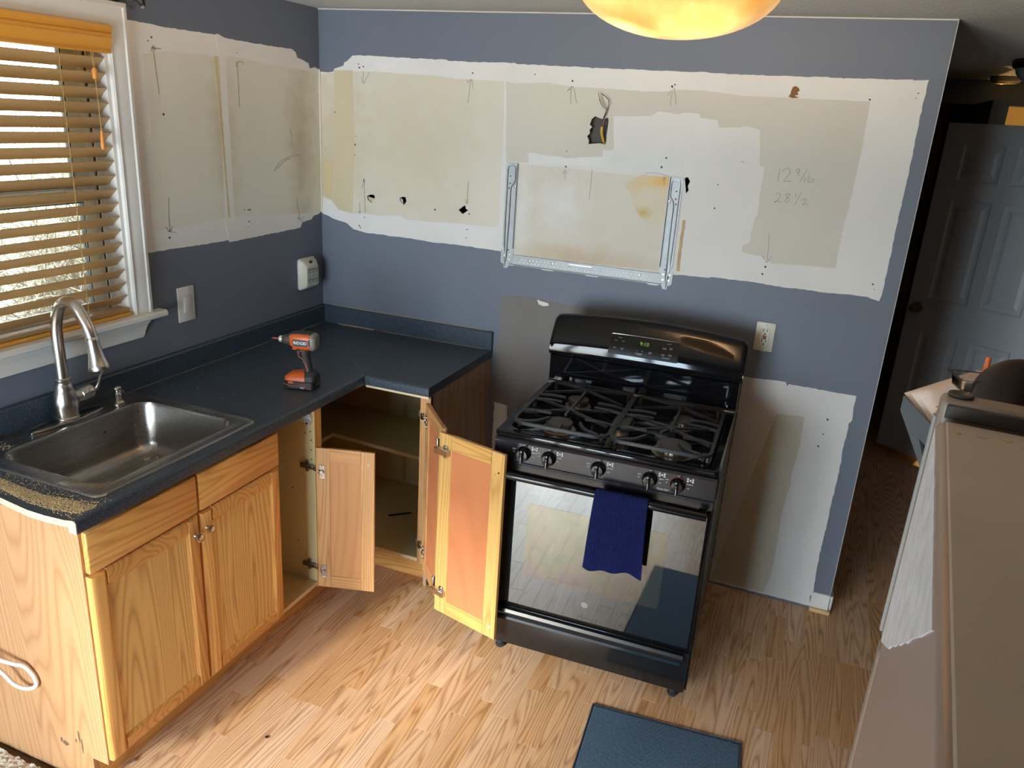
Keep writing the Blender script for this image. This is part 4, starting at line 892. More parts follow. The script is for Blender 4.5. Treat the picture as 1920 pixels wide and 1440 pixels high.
ob('cord_tassel', lathe(BM(), [(0,0),(.006,0),(.0072,.005),(.0062,.035),(.0035,.058),(0,.06)], 14, Tr(.019,-1.235,1.757)), TAS, bl, world=True)

# curtain rod hook at the top corner of the window casing
hk = thing('curtain_rod_bracket', 'black curtain rod bracket above the top right corner of the window casing', 'bracket', (.002, -1.115, 2.217))
b = BM(); box(b, 0, .004, -.012, .012, -.02, .012, .001, 1); ob('wall_plate', b, SLOT, hk)
b = BM(); tube(b, smooth_path([(.003,0,.002),(.03,.012,.004),(.055,.03,.0),(.062,.045,-.01),(.06,.058,-.008),(.052,.066,.006),(.048,.068,.02)], 4), .0045, 8); ob('hook', b, RUBBER, hk)
ob('set_screw', lathe(BM(), [(0,0),(.005,0),(.005,.006),(0,.007)], 8, Tr(.064,.045,-.014) @ Ro(90,'Y')), CHROME, hk)

# ------------------------------------------------------------------ plates on the walls
sw = thing('light_switch', 'white rocker light switch on the left wall right of the window', 'light switch', (.0, -.911, 1.175), R(90))
ob('wall_plate', box(BM(), -.043, .043, -.006, -.0002, -.068, .068, .003, 2), WHITEPL, sw)
rk = BM(); box(rk, -.017, .017, -.0085, -.005, -.033, .033, .001, 1); ob('switch_bezel', rk, plain('cream_bezel', s2l(214,206,198), .4), sw)
ob('rocker', box(BM(), -.0145, .0145, -.012, -.007, -.030, .030, .002, 2, M=Ro(3,'X')), WHITEPL, sw)
ad = thing('outlet_tap', 'ivory six outlet wall tap plugged in near the room corner', 'outlet', (.0, -.143, 1.175), R(90))
def outlet_face(par, M, m, s=1.0):
    b = BM()
    box(b, -.0075*s, -.0050*s, -.0006, .0004, .001*s, .010*s); box(b, .0050*s, .0075*s, -.0006, .0004, .002*s, .0095*s)
    lathe(b, [(0,-.0004),(.0028*s,-.0004),(.0028*s,.0006),(0,.0006)], 10, Tr(0,0,-.006*s) @ Ro(90,'X'))
    return ob('outlet_slots', b, m, par, frame=M, smooth=0)
b = BM(); loops = []
for y_, hx, hz, oz in ((-.0003,.060,.072,0),(-.008,.063,.075,0),(-.026,.055,.066,-.002),(-.040,.047,.050,-.008),(-.043,.045,.047,-.008)):
    loops.append([(x_, y_, z_+oz) for x_, z_ in rrect(0,0,hx,hz,.012,3)])
loft(b, loops, True, True); ob('housing', b, IVORY, ad, smooth=35)
ob('face_plate', box(BM(), -.043, .043, -.0446, -.043, -.053, .037, .0008, 1), IVORYG, ad)
for i in (-1, 0, 1):
    for z_ in (.018, -.030): outlet_face(ad, W[ad] @ Tr(i*.027, -.0450, z_), SLOT)
ob('centre_screw', lathe(BM(), [(0,0),(.003,0),(.003,.001),(0,.001)], 10, Tr(0,-.0446,-.008) @ Ro(90,'X')), CHROME, ad)
ob('indicator_light', box(BM(), -.010, .010, -.0345, -.028, .050, .062, .001, 1, M=None), plain('dark_red_lens', s2l(70,24,14), .3), ad)
gf = thing('gfci_outlet', 'ivory outlet with red and black test buttons right of the range', 'outlet', (2.098, 0, 1.163))
ob('wall_plate', box(BM(), -.037, .037, -.006, -.0003, -.059, .059, .003, 2), IVORY, gf)
ob('outlet_body', box(BM(), -.0168, .0168, -.0085, -.005, -.034, .034, .0012, 1), plain('ivory_body', s2l(226,220,202), .35), gf)
for z_ in (.020, -.022): outlet_face(gf, W[gf] @ Tr(0,-.0088,z_), SLOT, 1.15)
ob('reset_button', box(BM(), -.0075, .0075, -.0105, -.008, .001, .0065, .0006, 1), REDPL, gf); ob('test_button', box(BM(), -.0065, .0065, -.0105, -.008, -.007, -.0015, .0006, 1), BATT, gf)
for z_ in (.049, -.049): ob('screw', lathe(BM(), [(0,0),(.003,0),(.003,.001),(0,.001)], 8, Tr(0,-.006,z_) @ Ro(90,'X')), plain('screw_ivory', s2l(170,160,130), .4), gf)

# ------------------------------------------------------------------ microwave mounting bracket
mw = thing('microwave_bracket', 'galvanised U shaped microwave mounting bracket screwed to the back wall', 'bracket', (1.32, 0, 1.33))
def arm(x0, flip):
    f = -1 if flip else 1
    fx = lambda a: x0+f*a
    P = [(0,-.005),(.030,-.005),(.048,.02),(.052,.08),(.055,.42),(.003,.42),(.0,.40),(.0,.115),(.0,.08),(.006,.05)]
    P = [(.012,-.03),(.030,-.03),(.052,.012),(.055,.06),(.055,.416),(.051,.420),(.004,.420),(.0,.416),(.0,.07),(.012,.045)]
    b = prism(BM(), [(fx(a), 1.33+z_) for a, z_ in P], [], bwf, -.0045, -.0010)
    box(b, fx(.052)-.001, fx(.052)+.001, -.016, -.0045, 1.39, 1.748)
    A = ob('arm', b, GALV, mw, world=True, smooth=0)
    gr = [(.012,.05),(.0105,.09),(.009,.20),(.009,.30),(.009,.395),(.014,.407),(.026,.410),(.040,.407),(.044,.395),(.044,.345),(.030,.325),(.026,.31),(.026,.18),(.024,.09),(.023,.02),(.018,-.025),(.013,.02)]
    ob('pressed_groove', tube(BM(), [(fx(a), -.0048, 1.33+z_) for a, z_ in gr], .0024, 6, True), GALVDARK, A, world=True)
    for a, z_ in ((.022,.365),(.021,.335),(.018,.315),(.03,.05)): ob('screw_hole', lathe(BM(), [(0,0),(.0032,0),(.0032,.001),(0,.001)], 8, Tr(fx(a),-.0045,1.33+z_) @ Ro(90,'X')), SLOT, A, world=True)
    ob('screw', lathe(BM(), [(0,0),(.007,0),(.006,.004),(.003,.005),(0,.005)], 10, Tr(fx(.046),-.0045,1.33+.325) @ Ro(90,'X')), CHROME, A, world=True)
arm(.942, False); arm(1.697, True)
P = [(.938,1.325),(.945,1.318),(.968,1.318),(.972,1.312),(1.0,1.312),(1.004,1.318),(1.13,1.318),(1.134,1.311),(1.185,1.311),(1.189,1.318),(1.33,1.318),(1.334,1.311),(1.385,1.311),(1.389,1.318),(1.53,1.318),(1.60,1.316),(1.604,1.310),(1.645,1.310),(1.65,1.316),(1.694,1.316),(1.702,1.324),(1.702,1.372),(1.655,1.372),(1.650,1.362),(.992,1.362),(.985,1.378),(.938,1.378)]
b = prism(BM(), P, [], bwf, -.003, -.0012); box(b, .975, 1.66, -.014, -.003, 1.318, 1.320); box(b, .99, 1.65, -.009, -.003, 1.3605, 1.3622)
pl = ob('bottom_plate', b, GALV, mw, world=True, smooth=0)
b = BM(); k = 0
for i in range(34):
    for rw in range(2):
        xx = 1.03+i*.0175+(rw*.00875); zz = 1.332+rw*.013
        if 1.25 < xx < 1.36 and rw: continue
        lathe(b, [(0,0),(.0034,0),(.0034,.0004),(0,.0004)], 8, Tr(xx,-.003,zz) @ Ro(90,'X'))
o = ob('hole_pattern', b, plain('bright_hole', s2l(232,230,226), .6), pl, world=True, smooth=0); o['kind'] = 'stuff'
ob('slot', box(BM(), 1.255, 1.355, -.0034, -.0028, 1.349, 1.354), GALVDARK, pl, world=True, smooth=0)
for xx in (.953, .977, 1.663, 1.688):
    for zz in (1.338, 1.360): ob('rivet', lathe(BM(), [(0,0),(.0042,0),(.0035,.0012),(0,.0015)], 10, Tr(xx,-.005,zz) @ Ro(90,'X')), CHROME, pl, world=True)
for xx, zz in ((1.075,1.345),(1.18,1.345),(1.565,1.345)): ob('screw', lathe(BM(), [(0,0),(.006,0),(.005,.003),(0,.004)], 10, Tr(xx,-.003,zz) @ Ro(90,'X')), DARKSTEEL, pl, world=True)

# cable hanging out of the torn hole in the back wall
cb = thing('electrical_cable', 'yellow jacketed cable with bare wire ends curling out of the torn wall hole', 'cable', (1.345, .012, 1.86))
ob('jacket', tube(BM(), smooth_path([(.012,.03,-.08),(.010,.018,-.02),(.004,.004,.012),(.000,-.010,.035),(.0,-.014,.06)], 4), .0055, 8), ROMEX, cb)
wm = [(.0,-.014,.058),(.003,-.018,.085),(.014,-.022,.110),(.019,-.025,.125),(.024,-.03,.145),(.022,-.03,.160),(.010,-.03,.172),(.0,-.03,.178),(-.012,-.03,.184)]
ob('black_wire', tube(BM(), smooth_path([(.0,-.016,.058),(.004,-.022,.09),(.012,-.024,.112),(.014,-.026,.128),(.004,-.03,.134),(-.010,-.031,.150),(-.016,-.031,.165)], 4), .0014, 6), BLACKWIRE, cb)
ob('black_wire', tube(BM(), smooth_path(wm, 4), .0014, 6), BLACKWIRE, cb)
ob('white_wire', tube(BM(), smooth_path([(.001,-.015,.058),(.006,-.02,.085),(.018,-.024,.118),(.012,-.026,.136),(-.004,-.03,.150),(-.014,-.03,.176)], 4), .0013, 6), plain('pinkish_wire', s2l(190,150,130), .5), cb)
ob('bare_wire', tube(BM(), smooth_path([(-.016,-.031,.165),(-.020,-.031,.176),(-.022,-.031,.186),(-.016,-.031,.187)], 4), .0012, 6), COPPER, cb)

# ------------------------------------------------------------------ gas range
def tm(p, right, up_):
    X = Vector(right).normalized(); Z = X.cross(Vector(up_)).normalized(); Y = Z.cross(X)
    m = Matrix((X, Y, Z)).transposed().to_4x4(); m.translation = p; return m
rg = thing('gas_range', 'black freestanding gas range with five burners and dark glass oven door', 'stove', (1.3172, -.8941, 0), .0313)
RW = .757
def bxr(*a, **k): return box(BM(), *a, **k)
b = BM(); box(b, .004, .753, .03, .60, .055, .897, .003, 1); box(b, .004, .753, .58, .69, .055, .93, .003, 1)
ob('body', b, BLACKSIDE, rg)
b = BM(); cxy = (RW/2, .30)
def cl_(hx, hy, r_, z, oy=0): return [(x_, y_, z) for x_, y_ in rrect(cxy[0], cxy[1]+oy, hx, hy, r_, 4)]
loft(b, [cl_(.374,.300,.012,.897), cl_(.3785,.304,.014,.902), cl_(.3785,.304,.014,.915), cl_(.374,.300,.012,.9205), cl_(.345,.268,.03,.921), cl_(.338,.262,.03,.918), cl_(.330,.254,.03,.9115)], True, True)
ob('cooktop', b, BLACK, rg, smooth=40)
b = prism(BM(), [(.03,.812),(-.001,.812),(-.005,.818),(-.004,.886),(.002,.894),(.03,.895)], [], lambda u,v,d: (d,u,v), .002, .755)
ob('control_panel', b, plain('satin_black_panel', (.014,.013,.017), .2, 0., .32), rg, smooth=30)
for k, u in enumerate((.109,.199,.372,.544,.635)):
    M = W[rg] @ Tr(u, -.005, .852) @ Ro(90, 'X')
    kb = lathe(BM(), [(0,0),(.0255,0),(.0255,.004),(.0225,.008),(.0205,.022),(.0185,.0245),(0,.025)], 28)
    box(kb, -.0055, .0055, -.0235, .0225, .008, .0345, .002, 2)
    K = ob('knob', kb, BLACK, rg, frame=M, smooth=40)
    ob('pointer_line', box(BM(), -.0008, .0008, -.0225, -.002, .0346, .0352), INK, K, frame=M, smooth=0)
    if k == 4: ob('red_ring', lathe(BM(), [(.0257,.0),(.0272,.0),(.0272,.002),(.0257,.002)], 28), plain('dull_red', s2l(120,50,44), .4), K, frame=M)
    def lab(s, du, dz, size): text('lettering', s, size, INK, rg, tm((u+du, -.0058, .852+dz), (1,0,0), (0,0,1)))
    lab('OFF', 0, .0305, .0055); lab('LITE', -.036, .011, .0062); lab('HI', -.036, .001, .006); lab('LO', .034, -.006, .006)
    lab(('FRONT','REAR','CENTER','REAR','FRONT')[k], .038, .008, .0062)
    b = BM(); on_ = (1, 0, 4, 2, 3)[k]
    for j, (du, dz) in enumerate(((-.008,.006),(-.008,-.002),(.008,.006),(.008,-.002),(0,.002))):
        pr = [(.0034,0),(.0034,.0006),(.0022,.0006),(.0022,0)] if j != on_ else [(0,0),(.0034,0),(.0034,.0006),(0,.0006)]
        lathe(b, pr, 12, Tr(u+.038+du, -.0052, .852+.021+dz) @ Ro(90,'X'))
    o = ob('burner_symbol', b, INK, rg)
text('lettering', 'Power Boil', .0085, INK, rg, tm((.590, -.0058, .826), (1,0,0), (0,0,1)))
# vent trim and towel rail handle
b = bxr(.004, .753, .012, .03, .770, .815); ob('vent_trim', b, BLACKSIDE, rg)
VH = plain('vent_highlight', s2l(110,112,116), .3, .6)
for z_ in (.796, .803):
    for u0, u1 in ((.08,.19),(.2,.33),(.34,.45),(.53,.66)): ob('vent_slot', box(BM(), u0, u1, .0105, .013, z_, z_+.0014), VH, rg, smooth=0)
b = prism(BM(), [(-.062,.772),(-.066,.779),(-.065,.789),(-.058,.796),(-.046,.797),(-.038,.791),(-.038,.777),(-.046,.770)], [], lambda u,v,d: (d,u,v), .030, .742)
hd = b; box(hd, .034, .060, -.045, .0, .772, .794, .004, 2); box(hd, .712, .738, -.045, .0, .772, .794, .004, 2)
dr_ = ob('oven_door', bxr(.004, .753, .0, .036, .236, .772, .004, 2), BLACK, rg)
ob('handle', hd, BLACK, dr_, smooth=40)
OVENGLASS.node_tree.nodes['Principled BSDF'].inputs['Specular Tint'].default_value = (.80,.91,1.0,1)
gl_ = ob('glass_panel', bxr(.016, .744, -.0045, -.0002, .252, .760, .0015, 1), OVENGLASS, dr_)
mI, tI, bI = nodes('tinted_oven_window'); bI.inputs['Base Color'].default_value = (.03,.033,.03,1); bI.inputs['Roughness'].default_value = .05; bI.inputs['IOR'].default_value = 2.15
n_ = N(tI, 'ShaderNodeTexNoise', Scale=7., Detail=4., Distortion=.6); L(tI, coords(tI), n_.inputs['Vector'])
rI = tI.nodes.new('ShaderNodeValToRGB'); L(tI, n_.outputs[0], rI.inputs[0]); eI = rI.color_ramp.elements
eI[0].position = .3; eI[0].color = (.80,.95,.86,1); eI[1].position = .7; eI[1].color = (.95,.84,.95,1); q_ = eI.new(.5); q_.color = (1,.98,.82,1)
L(tI, rI.outputs[0], bI.inputs['Specular Tint'])
ob('oven_window', prism(BM(), rrect(.382, .523, .245, .146, .012, 3), [], lambda u,v,d: (u,d,v), -.0050, -.0044), mI, dr_, smooth=0)
M = tm((.373, -.0047, .321), (1,0,0), (0,0,1))
ob('badge_ring', lathe(BM(), [(.0105,0),(.0125,0),(.0125,.0006),(.0105,.0006)], 28), GREYINK, dr_, frame=W[rg] @ M)
text('badge_lettering', 'GE', .012, GREYINK, dr_, M)
b = bxr(.004, .753, .004, .05, .064, .228, .004, 2); dw = ob('warming_drawer', b, plain('black_drawer_enamel', (.012,.012,.012), .16, 0., .5), rg)
b = prism(BM(), [(.004,.226),(-.012,.224),(-.018,.214),(-.014,.203),(-.006,.196),(.004,.190)], [], lambda u,v,d: (d,u,v), .04, .735); ob('drawer_lip', b, plain('satin_black_lip', (.008,.009,.011), .3, 0., .35), dw, smooth=40)
b = prism(BM(), [(.004,.190),(-.004,.186),(-.005,.176),(.004,.172)], [], lambda u,v,d: (d,u,v), .05, .728); ob('drawer_pull_edge', b, plain('blue_black_gloss', (.03,.04,.05), .15, .3), dw, smooth=40)
for u, v in ((.045,.065),(.712,.065),(.045,.62),(.712,.62)):
    ob('levelling_foot', lathe(BM(), [(0,0),(.017,0),(.019,.004),(.019,.012),(.013,.016),(.012,.030),(.016,.032),(.016,.044),(.008,.046),(.008,.06),(0,.06)], 8, Tr(u,v,0)), plain('dark_foot', s2l(70,74,80), .35, .6), rg, smooth=30)
ob('side_lip', bxr(.748, .760, .03, .036, .06, .91), BLACKSIDE, rg)
# burners
BUR = ((.190,.125,.048),(.594,.112,.058),(.188,.385,.040),(.590,.372,.040))
for u, v, r_ in BUR:
    M = Tr(u, v, .9118)
    B_ = ob('burner', lathe(BM(), [(0,0),(r_*1.25,0),(r_*1.2,.003),(r_*.9,.004),(r_*.88,.016),(r_*.95,.018),(r_*.95,.022),(0,.022)], 28, M), BRASSHEAD, rg, smooth=35)
    ob('burner_cap', lathe(BM(), [(r_*.98,.021),(r_*1.0,.024),(r_*.97,.028),(r_*.8,.0305),(0,.031)], 28, M), BURNER, B_, smooth=40)
    t = BM()
    for k in range(18):
        a = 2*math.pi*k/18; box(t, r_*.86, r_*.93, -.0025, .0025, .006, .015, M=M @ Matrix.Rotation(a,4,'Z'))
    o = ob('flame_ports', t, SLOT, B_, smooth=0); o['kind'] = 'stuff'
M = Tr(.388, .25, .9118); t = BM(); loft(t, [[(x_*1.15, y_*1.05, 0) for x_, y_ in rrect(0,0,.030,.09,.03,5)], [(x_, y_, .010) for x_, y_ in rrect(0,0,.028,.085,.028,5)], [(x_, y_, .018) for x_, y_ in rrect(0,0,.028,.085,.028,5)]], True, True); t.transform(M)
B_ = ob('burner', t, BRASSHEAD, rg); t = BM(); loft(t, [[(x_, y_, .018) for x_, y_ in rrect(0,0,.030,.088,.03,5)], [(x_, y_, .024) for x_, y_ in rrect(0,0,.030,.088,.03,5)], [(x_, y_, .027) for x_, y_ in rrect(0,0,.02,.075,.02,5)]], True, True); t.transform(M); ob('burner_cap', t, BURNER, B_)
# cast iron grates
def bar(t, pts, r_=.0062, lo=False): tube(t, smooth_path(pts, 3) if len(pts) > 2 else pts, r_, 4, sq=(0,0,1))
def grate(u0, u1, flip):
    t = BM(); z = .9475; f = (lambda u: u) if not flip else (lambda u: u0+u1-u)
    tube(t, [(x_, y_, .940) for x_, y_ in rrect((u0+u1)/2, .292, (u1-u0)/2, .245, .045, 4)], .0075, 4, True, sq=(0,0,1))
    c = (u0+u1)/2
    n1, n2, n0 = (f(c-.012), .232, z), (f(c-.012), .470, z), None
    # inner edge rail and the two node stars
    for n in (n1, n2):
        for du, dv in ((-.145,-.085),(.160,-.085),(-.145,.080),(.160,.080)):
            e = (min(max(n[0]+(du if not flip else -du), u0+.004), u1-.004), min(max(n[1]+dv, .055), .532), .942); bar(t, [n, e])
        lathe(t, [(0,-.006),(.014,-.006),(.014,.004),(0,.006)], 10, Tr(*n))
    bar(t, [n1, (n1[0]+.002, .352, z), n2])
    for v in (.352, .300, .170):
        bar(t, [(u0+.004, v, .942), (u0+.05, v, z), (u0+.105, v, z)]); bar(t, [(u1-.004, v, .942), (u1-.05, v, z), (u1-.105, v, z)])
    # front loops
    for s in (-1, 1):
        bar(t, [(c+s*.135, .062, .942), (c+s*.085, .075, z), (c+s*.055, .125, z)])
    bar(t, [(c, .048, .942), (c, .085, z)]); bar(t, [n1, (c-.012, .175, z)])
    for q in ((u0+.02,.075),(u1-.02,.075),(u0+.02,.51),(u1-.02,.51),(u0+.004,.29),(u1-.004,.29)): tube(t, [(q[0],q[1],.912),(q[0],q[1],.942)], .008, 6)
    return ob('grate', t, IRON, rg, smooth=30)
grate(.042, .376, False); grate(.384, .718, True)
# backguard
prof = [(.585,.921),(.588,.950),(.600,1.030)]
b = prism(BM(), [(.69,.915),(.580,.915),(.580,.922),(.592,.930),(.594,.95),(.589,1.034),(.69,1.034)], [], lambda u,v,d: (d,u,v), .004, .753)
ob('backguard_base', b, BLACK, rg, smooth=40)
ob('trim_strip', tube(BM(), [(.006,.580,.923),(.751,.580,.923)], .003, 6), plain('bright_trim', (.5,.5,.5), .25, 1.), rg)
fp = [(.600,1.034),(.590,1.037),(.5885,1.046),(.5885,1.058),(.590,1.070),(.5935,1.085),(.600,1.102),(.609,1.120),(.620,1.140),(.632,1.160),(.643,1.178)]
def ztop(u): 
    e = min(u+.004, .761-u); r_ = .024; c = 0
    if e < r_: c = r_-math.sqrt(max(0, r_*r_-(r_-e)**2))
    return 1.178+.024*(1-((u-.3785)/.3785)**2)-c
us = [-.004,-.0032,-.001,.002,.006,.012,.02]+[.02+.717*k/30 for k in range(1,30)]+[.737,.745,.751,.755,.758,.7602,.761]
loops = []
for u in us:
    zt = ztop(u); e = min(u+.004, .761-u); rr = .008; lo = 1.034+(rr-math.sqrt(max(0, rr*rr-(rr-e)**2)) if e < rr else 0)
    k = (zt-lo)/(1.178-1.034); pr = [(v, lo+(z-1.034)*k) for v, z in fp]+[(.650, zt+.006),(.657,zt+.009),(.672,zt+.009),(.682,zt+.004),(.69,zt-.01),(.69,lo)]
    loops.append([(u, v, z) for v, z in pr])
b = BM(); loft(b, loops, True, True); bg_ = ob('backguard', b, BLACK, rg, smooth=50)
def face(u, z):
    k = (ztop(u)-1.034)/(1.178-1.034); zz = 1.034+(z-1.034)/k
    for (v0,a),(v1,c) in zip(fp[2:], fp[3:]):
        if a <= zz <= c:
            s = (zz-a)/(c-a); d = Vector((0, v1-v0, c-a)).normalized(); return Vector((u, v0+(v1-v0)*s, z)), d, Vector((0, -d.z, d.y))
    d = Vector((0,.55,.83)); return Vector((u, .64, z)), d, Vector((0,-d.z,d.y))
def on_face(u, z, off=.0012):
    p, d, n = face(u, z); return tm(p+n*off, (1,0,0), d)
def facestrip(u0, u1, z0, z1, off, m, name, par, nz=6, nu=8):
    t = BM(); G = []
    for i in range(nz+1):
        z = z0+(z1-z0)*i/nz; G.append([])
        for j in range(nu+1):
            u = u0+(u1-u0)*j/nu; p, d, n = face(u, z); G[-1].append((p+n*off, p-n*.001))
    for lay in (0, 1):
        V = [[t.verts.new(q[lay]) for q in r_] for r_ in G]
        for i in range(nz):
            for j in range(nu):
                q = (V[i][j], V[i][j+1], V[i+1][j+1], V[i+1][j]); t.faces.new(q if lay == 0 else q[::-1])
    bmesh.ops.remove_doubles(t, verts=t.verts[:], dist=1e-6)
    return ob(name, t, m, par, smooth=50)
dp = facestrip(.238, .512, 1.078, 1.152, .0010, plain('display_panel', (.012,.010,.009), .3, 0., .12), 'display_panel', rg)
b = BM(); P = [face(u, z)[0]+face(u, z)[2]*.001 for u, z in [(.238,1.078),(.240,1.15),(.244,1.152),(.33,1.154),(.42,1.154),(.508,1.152),(.512,1.148),(.512,1.082),(.508,1.078),(.42,1.078),(.33,1.078)]]
tube(b, P, .0011, 5, True); ob('display_border', b, plain('border_sheen', (.25,.25,.25), .25, 1.), dp)
text('clock_digits', '9:10', .021, DIGIT, dp, on_face(.376, 1.128, .0016))
b = BM(); r = random.Random(8)
for u, z, wd_ in ((.278,1.140,.014),(.262,1.128,.011),(.292,1.128,.012),(.262,1.102,.012),(.292,1.102,.016),(.292,1.097,.006),(.350,1.102,.004),(.372,1.102,.006),(.360,1.092,.03),(.362,1.088,.016),(.403,1.102,.013),(.403,1.098,.011),(.455,1.126,.015),(.455,1.122,.016),(.480,1.128,.012),(.480,1.124,.012),(.470,1.142,.014),(.453,1.102,.014),(.453,1.098,.012),(.480,1.104,.013),(.480,1.100,.014),(.466,1.090,.03)):
    p, d, n = face(u, z); box(b, -wd_/2, wd_/2, -.0010, .0010, 0, .0003, M=tm(p+n*.0012, (1,0,0), d))
o = ob('button_legends', b, GREYINK, dp, smooth=0); o['kind'] = 'stuff'

# navy waffle towel over the oven door handle
t = BM(); nu, ns = 150, 230; path = []
def tpath(s):
    """arc length s: up the back, round the handle, down the front"""
    if s < .17: return (-.031+.001*math.sin(s*40), .615+s)
    a = (s-.17)/.0215
    if a < math.pi: return (-.0525+.0215*math.cos(a), .785+.0165*math.sin(a))
    q = s-.17-.0215*math.pi; return (-.074-.004*math.sin(q*16)+.012*q/.27, .785-q)
S_ = .17+.0215*math.pi+.272; V = []
for i in range(ns+1):
    s = S_*i/ns; q = max(0, (s-.24)/.27); row = []
    v, z = tpath(s)
    for j in range(nu+1):
        f = j/nu; u = .383+.174*f+(f-.5)*.014*q-.010*q*(1-f)
        wv = .0045*math.sin(f*11+1.2)*q+.006*math.sin(f*5+.4)*q
        ph = abs(math.sin(math.pi*f*26))*abs(math.sin(math.pi*s/.0068))
        dz = (-.008*math.sin(f*6.0+.5)-.004*math.sin(f*15) - .004*f)*max(0, q-.75)*4 if q > .75 else 0
        row.append(t.verts.new((u, v-wv*.8-(.0030*ph if s > .2 else -.0010*ph), z+dz)))
    V.append(row)
for i in range(ns):
    for j in range(nu): t.faces.new((V[i][j], V[i][j+1], V[i+1][j+1], V[i+1][j]))
tw = ob('dish_towel', t, NAVY, None, frame=W[rg], smooth=180); tag(tw, 'navy blue waffle dish towel hanging over the oven door handle', 'towel')
so = tw.modifiers.new('thick', 'SOLIDIFY'); so.thickness = .0022; so.offset = 1

# ------------------------------------------------------------------ cordless driver
dv = thing('cordless_driver', 'orange and black cordless impact driver standing on the dark countertop', 'drill', (.505, -.868, .9145), R(194))
def rb(x0, x1, hy, z0, z1, r_, name, m, ins=.004, par=dv, n=5):
    cx, hx = (x0+x1)/2, (x1-x0)/2; t = BM()
    loft(t, [[(x_, y_, z0) for x_, y_ in rrect(cx,0,hx-ins,hy-ins,r_,n)], [(x_, y_, z0+ins) for x_, y_ in rrect(cx,0,hx,hy,r_,n)], [(x_, y_, z1-ins) for x_, y_ in rrect(cx,0,hx,hy,r_,n)], [(x_, y_, z1) for x_, y_ in rrect(cx,0,hx-ins,hy-ins,r_,n)]], True, True)
    return ob(name, t, m, par, smooth=40)
bat = rb(-.060, .062, .0385, 0, .034, .016, 'battery', BATT)
t = BM(); tube(t, [(.060,.0388,.020),(.030,.0392,.014),(.0,.0392,.014),(-.004,.0392,.020),(-.022,.0392,.020),(-.032,.0392,.006),(-.046,.0392,.006)], .0011, 4); ob('accent_line', t, ORANGE, bat)
ob('accent_pad', box(BM(), .022, .042, .0375, .0392, .022, .031, .001, 1), ORANGE, bat)
text('lettering', '18V', .0125, INK, bat, tm((-.012, .0389, .009), (-1,0,0), (0,0,1)), ext=.0004)
text('lettering', 'RIDGID', .0105, GREYINK, bat, tm((-.0604, 0, .019), (0,-1,0), (0,0,1)), ext=.0004)
t = BM(); loft(t, [[(x_, y_, .033) for x_, y_ in rrect(.004,0,.058,.0385,.016,5)], [(x_, y_, .046) for x_, y_ in rrect(.003,0,.057,.038,.018,5)], [(x_-.004, y_, .056) for x_, y_ in rrect(.0,0,.050,.031,.02,5)], [(x_-.014, y_, .064) for x_, y_ in rrect(.0,0,.032,.022,.018,5)]], True, True)
ob('foot_housing', t, ORANGE, dv, smooth=40)
t = BM(); loft(t, [[(x_, y_, .0335) for x_, y_ in rrect(-.036,0,.0235,.0392,.014,5)], [(x_, y_, .048) for x_, y_ in rrect(-.036,0,.0225,.0388,.014,5)], [(x_, y_, .0585) for x_, y_ in rrect(-.034,0,.020,.032,.014,5)], [(x_, y_, .068) for x_, y_ in rrect(-.030,0,.018,.022,.012,5)]], True, True)
ob('foot_grip', t, RUBBER, dv, smooth=40)
t = BM(); hl = []
for k, (x_, z_, rx, ry) in enumerate(((-.026,.060,.019,.020),(-.024,.075,.0165,.0175),(-.019,.100,.0165,.0175),(-.013,.125,.0185,.0185),(-.008,.145,.022,.0195),(-.004,.160,.030,.020))):
    hl.append([(x_+rx*math.cos(a), ry*math.sin(a), z_+.05*rx*math.cos(a)) for a in [2*math.pi*i/18 for i in range(18)]])
loft(t, hl, True, True); ob('handle', t, RUBBER, dv, smooth=60)
t = BM(); tube(t, [(-.026,.0205,.066),(-.030,.0195,.074),(-.020,.0185,.095),(-.008,.0185,.118),(.004,.0195,.124),(.006,.0195,.146),(-.018,.0205,.150)], .0011, 4); ob('accent_line', t, ORANGE, dv)
t = BM(); box(t, .008, .020, -.006, .006, .122, .146, .003, 2); ob('trigger', t, SLOT, dv)
def xl(lst, m, name, par=dv, n=24, sy=1.0):
    return ob(name, lathe(BM(), lst, n, Tr(0,0,.183) @ Matrix.Scale(sy,4,(0,1,0)) @ Ro(90,'Y')), m, par, smooth=40)
t = BM(); hh = []
for x_, hy, hz, oz in ((-.042,.0275,.029,.183),(-.036,.0295,.032,.183),(0,.0295,.032,.183),(.020,.028,.030,.184),(.034,.024,.025,.185),(.040,.020,.021,.186)):
    hh.append([(x_, a, oz+c) for a, c in rrect(0,0,hy,hz,min(hy,hz)*.62,5)])
loft(t, hh, True, True); hs = ob('motor_housing', t, ORANGE, dv, smooth=40)
t = BM(); hh = []
for x_, hy, hz, oz in ((-.043,.020,.010,.207),(-.02,.021,.0125,.208),(.018,.020,.012,.207),(.042,.016,.008,.205)): hh.append([(x_, a, oz+c) for a, c in rrect(0,0,hy,hz,min(hy,hz)*.8,4)])
loft(t, hh, True, True); ob('top_grip', t, RUBBER, hs, smooth=40)
ob('name_plate', prism(BM(), rrect(-.006,.181,.029,.0125,.004,3), [], lambda u,v,d: (u,d,v), .0306, .0285), BATT, hs, smooth=0)
text('lettering', 'RIDGID', .0155, plain('white_lettering', s2l(236,234,230), .4), hs, tm((-.006, .0310, .181), (-1,0,0), (0,0,1)), ext=.0004, width=.050)
xl([(0,.038),(.0225,.038),(.021,.052),(.0155,.070),(.013,.074),(0,.074)], plain('dark_nose', s2l(66,60,54), .45), 'nose_cone')
xl([(0,.073),(.0115,.073),(.0125,.076),(.0125,.084),(.0105,.087),(0,.087)], plain('silver_collet', s2l(206,204,200), .3, .4), 'collet')
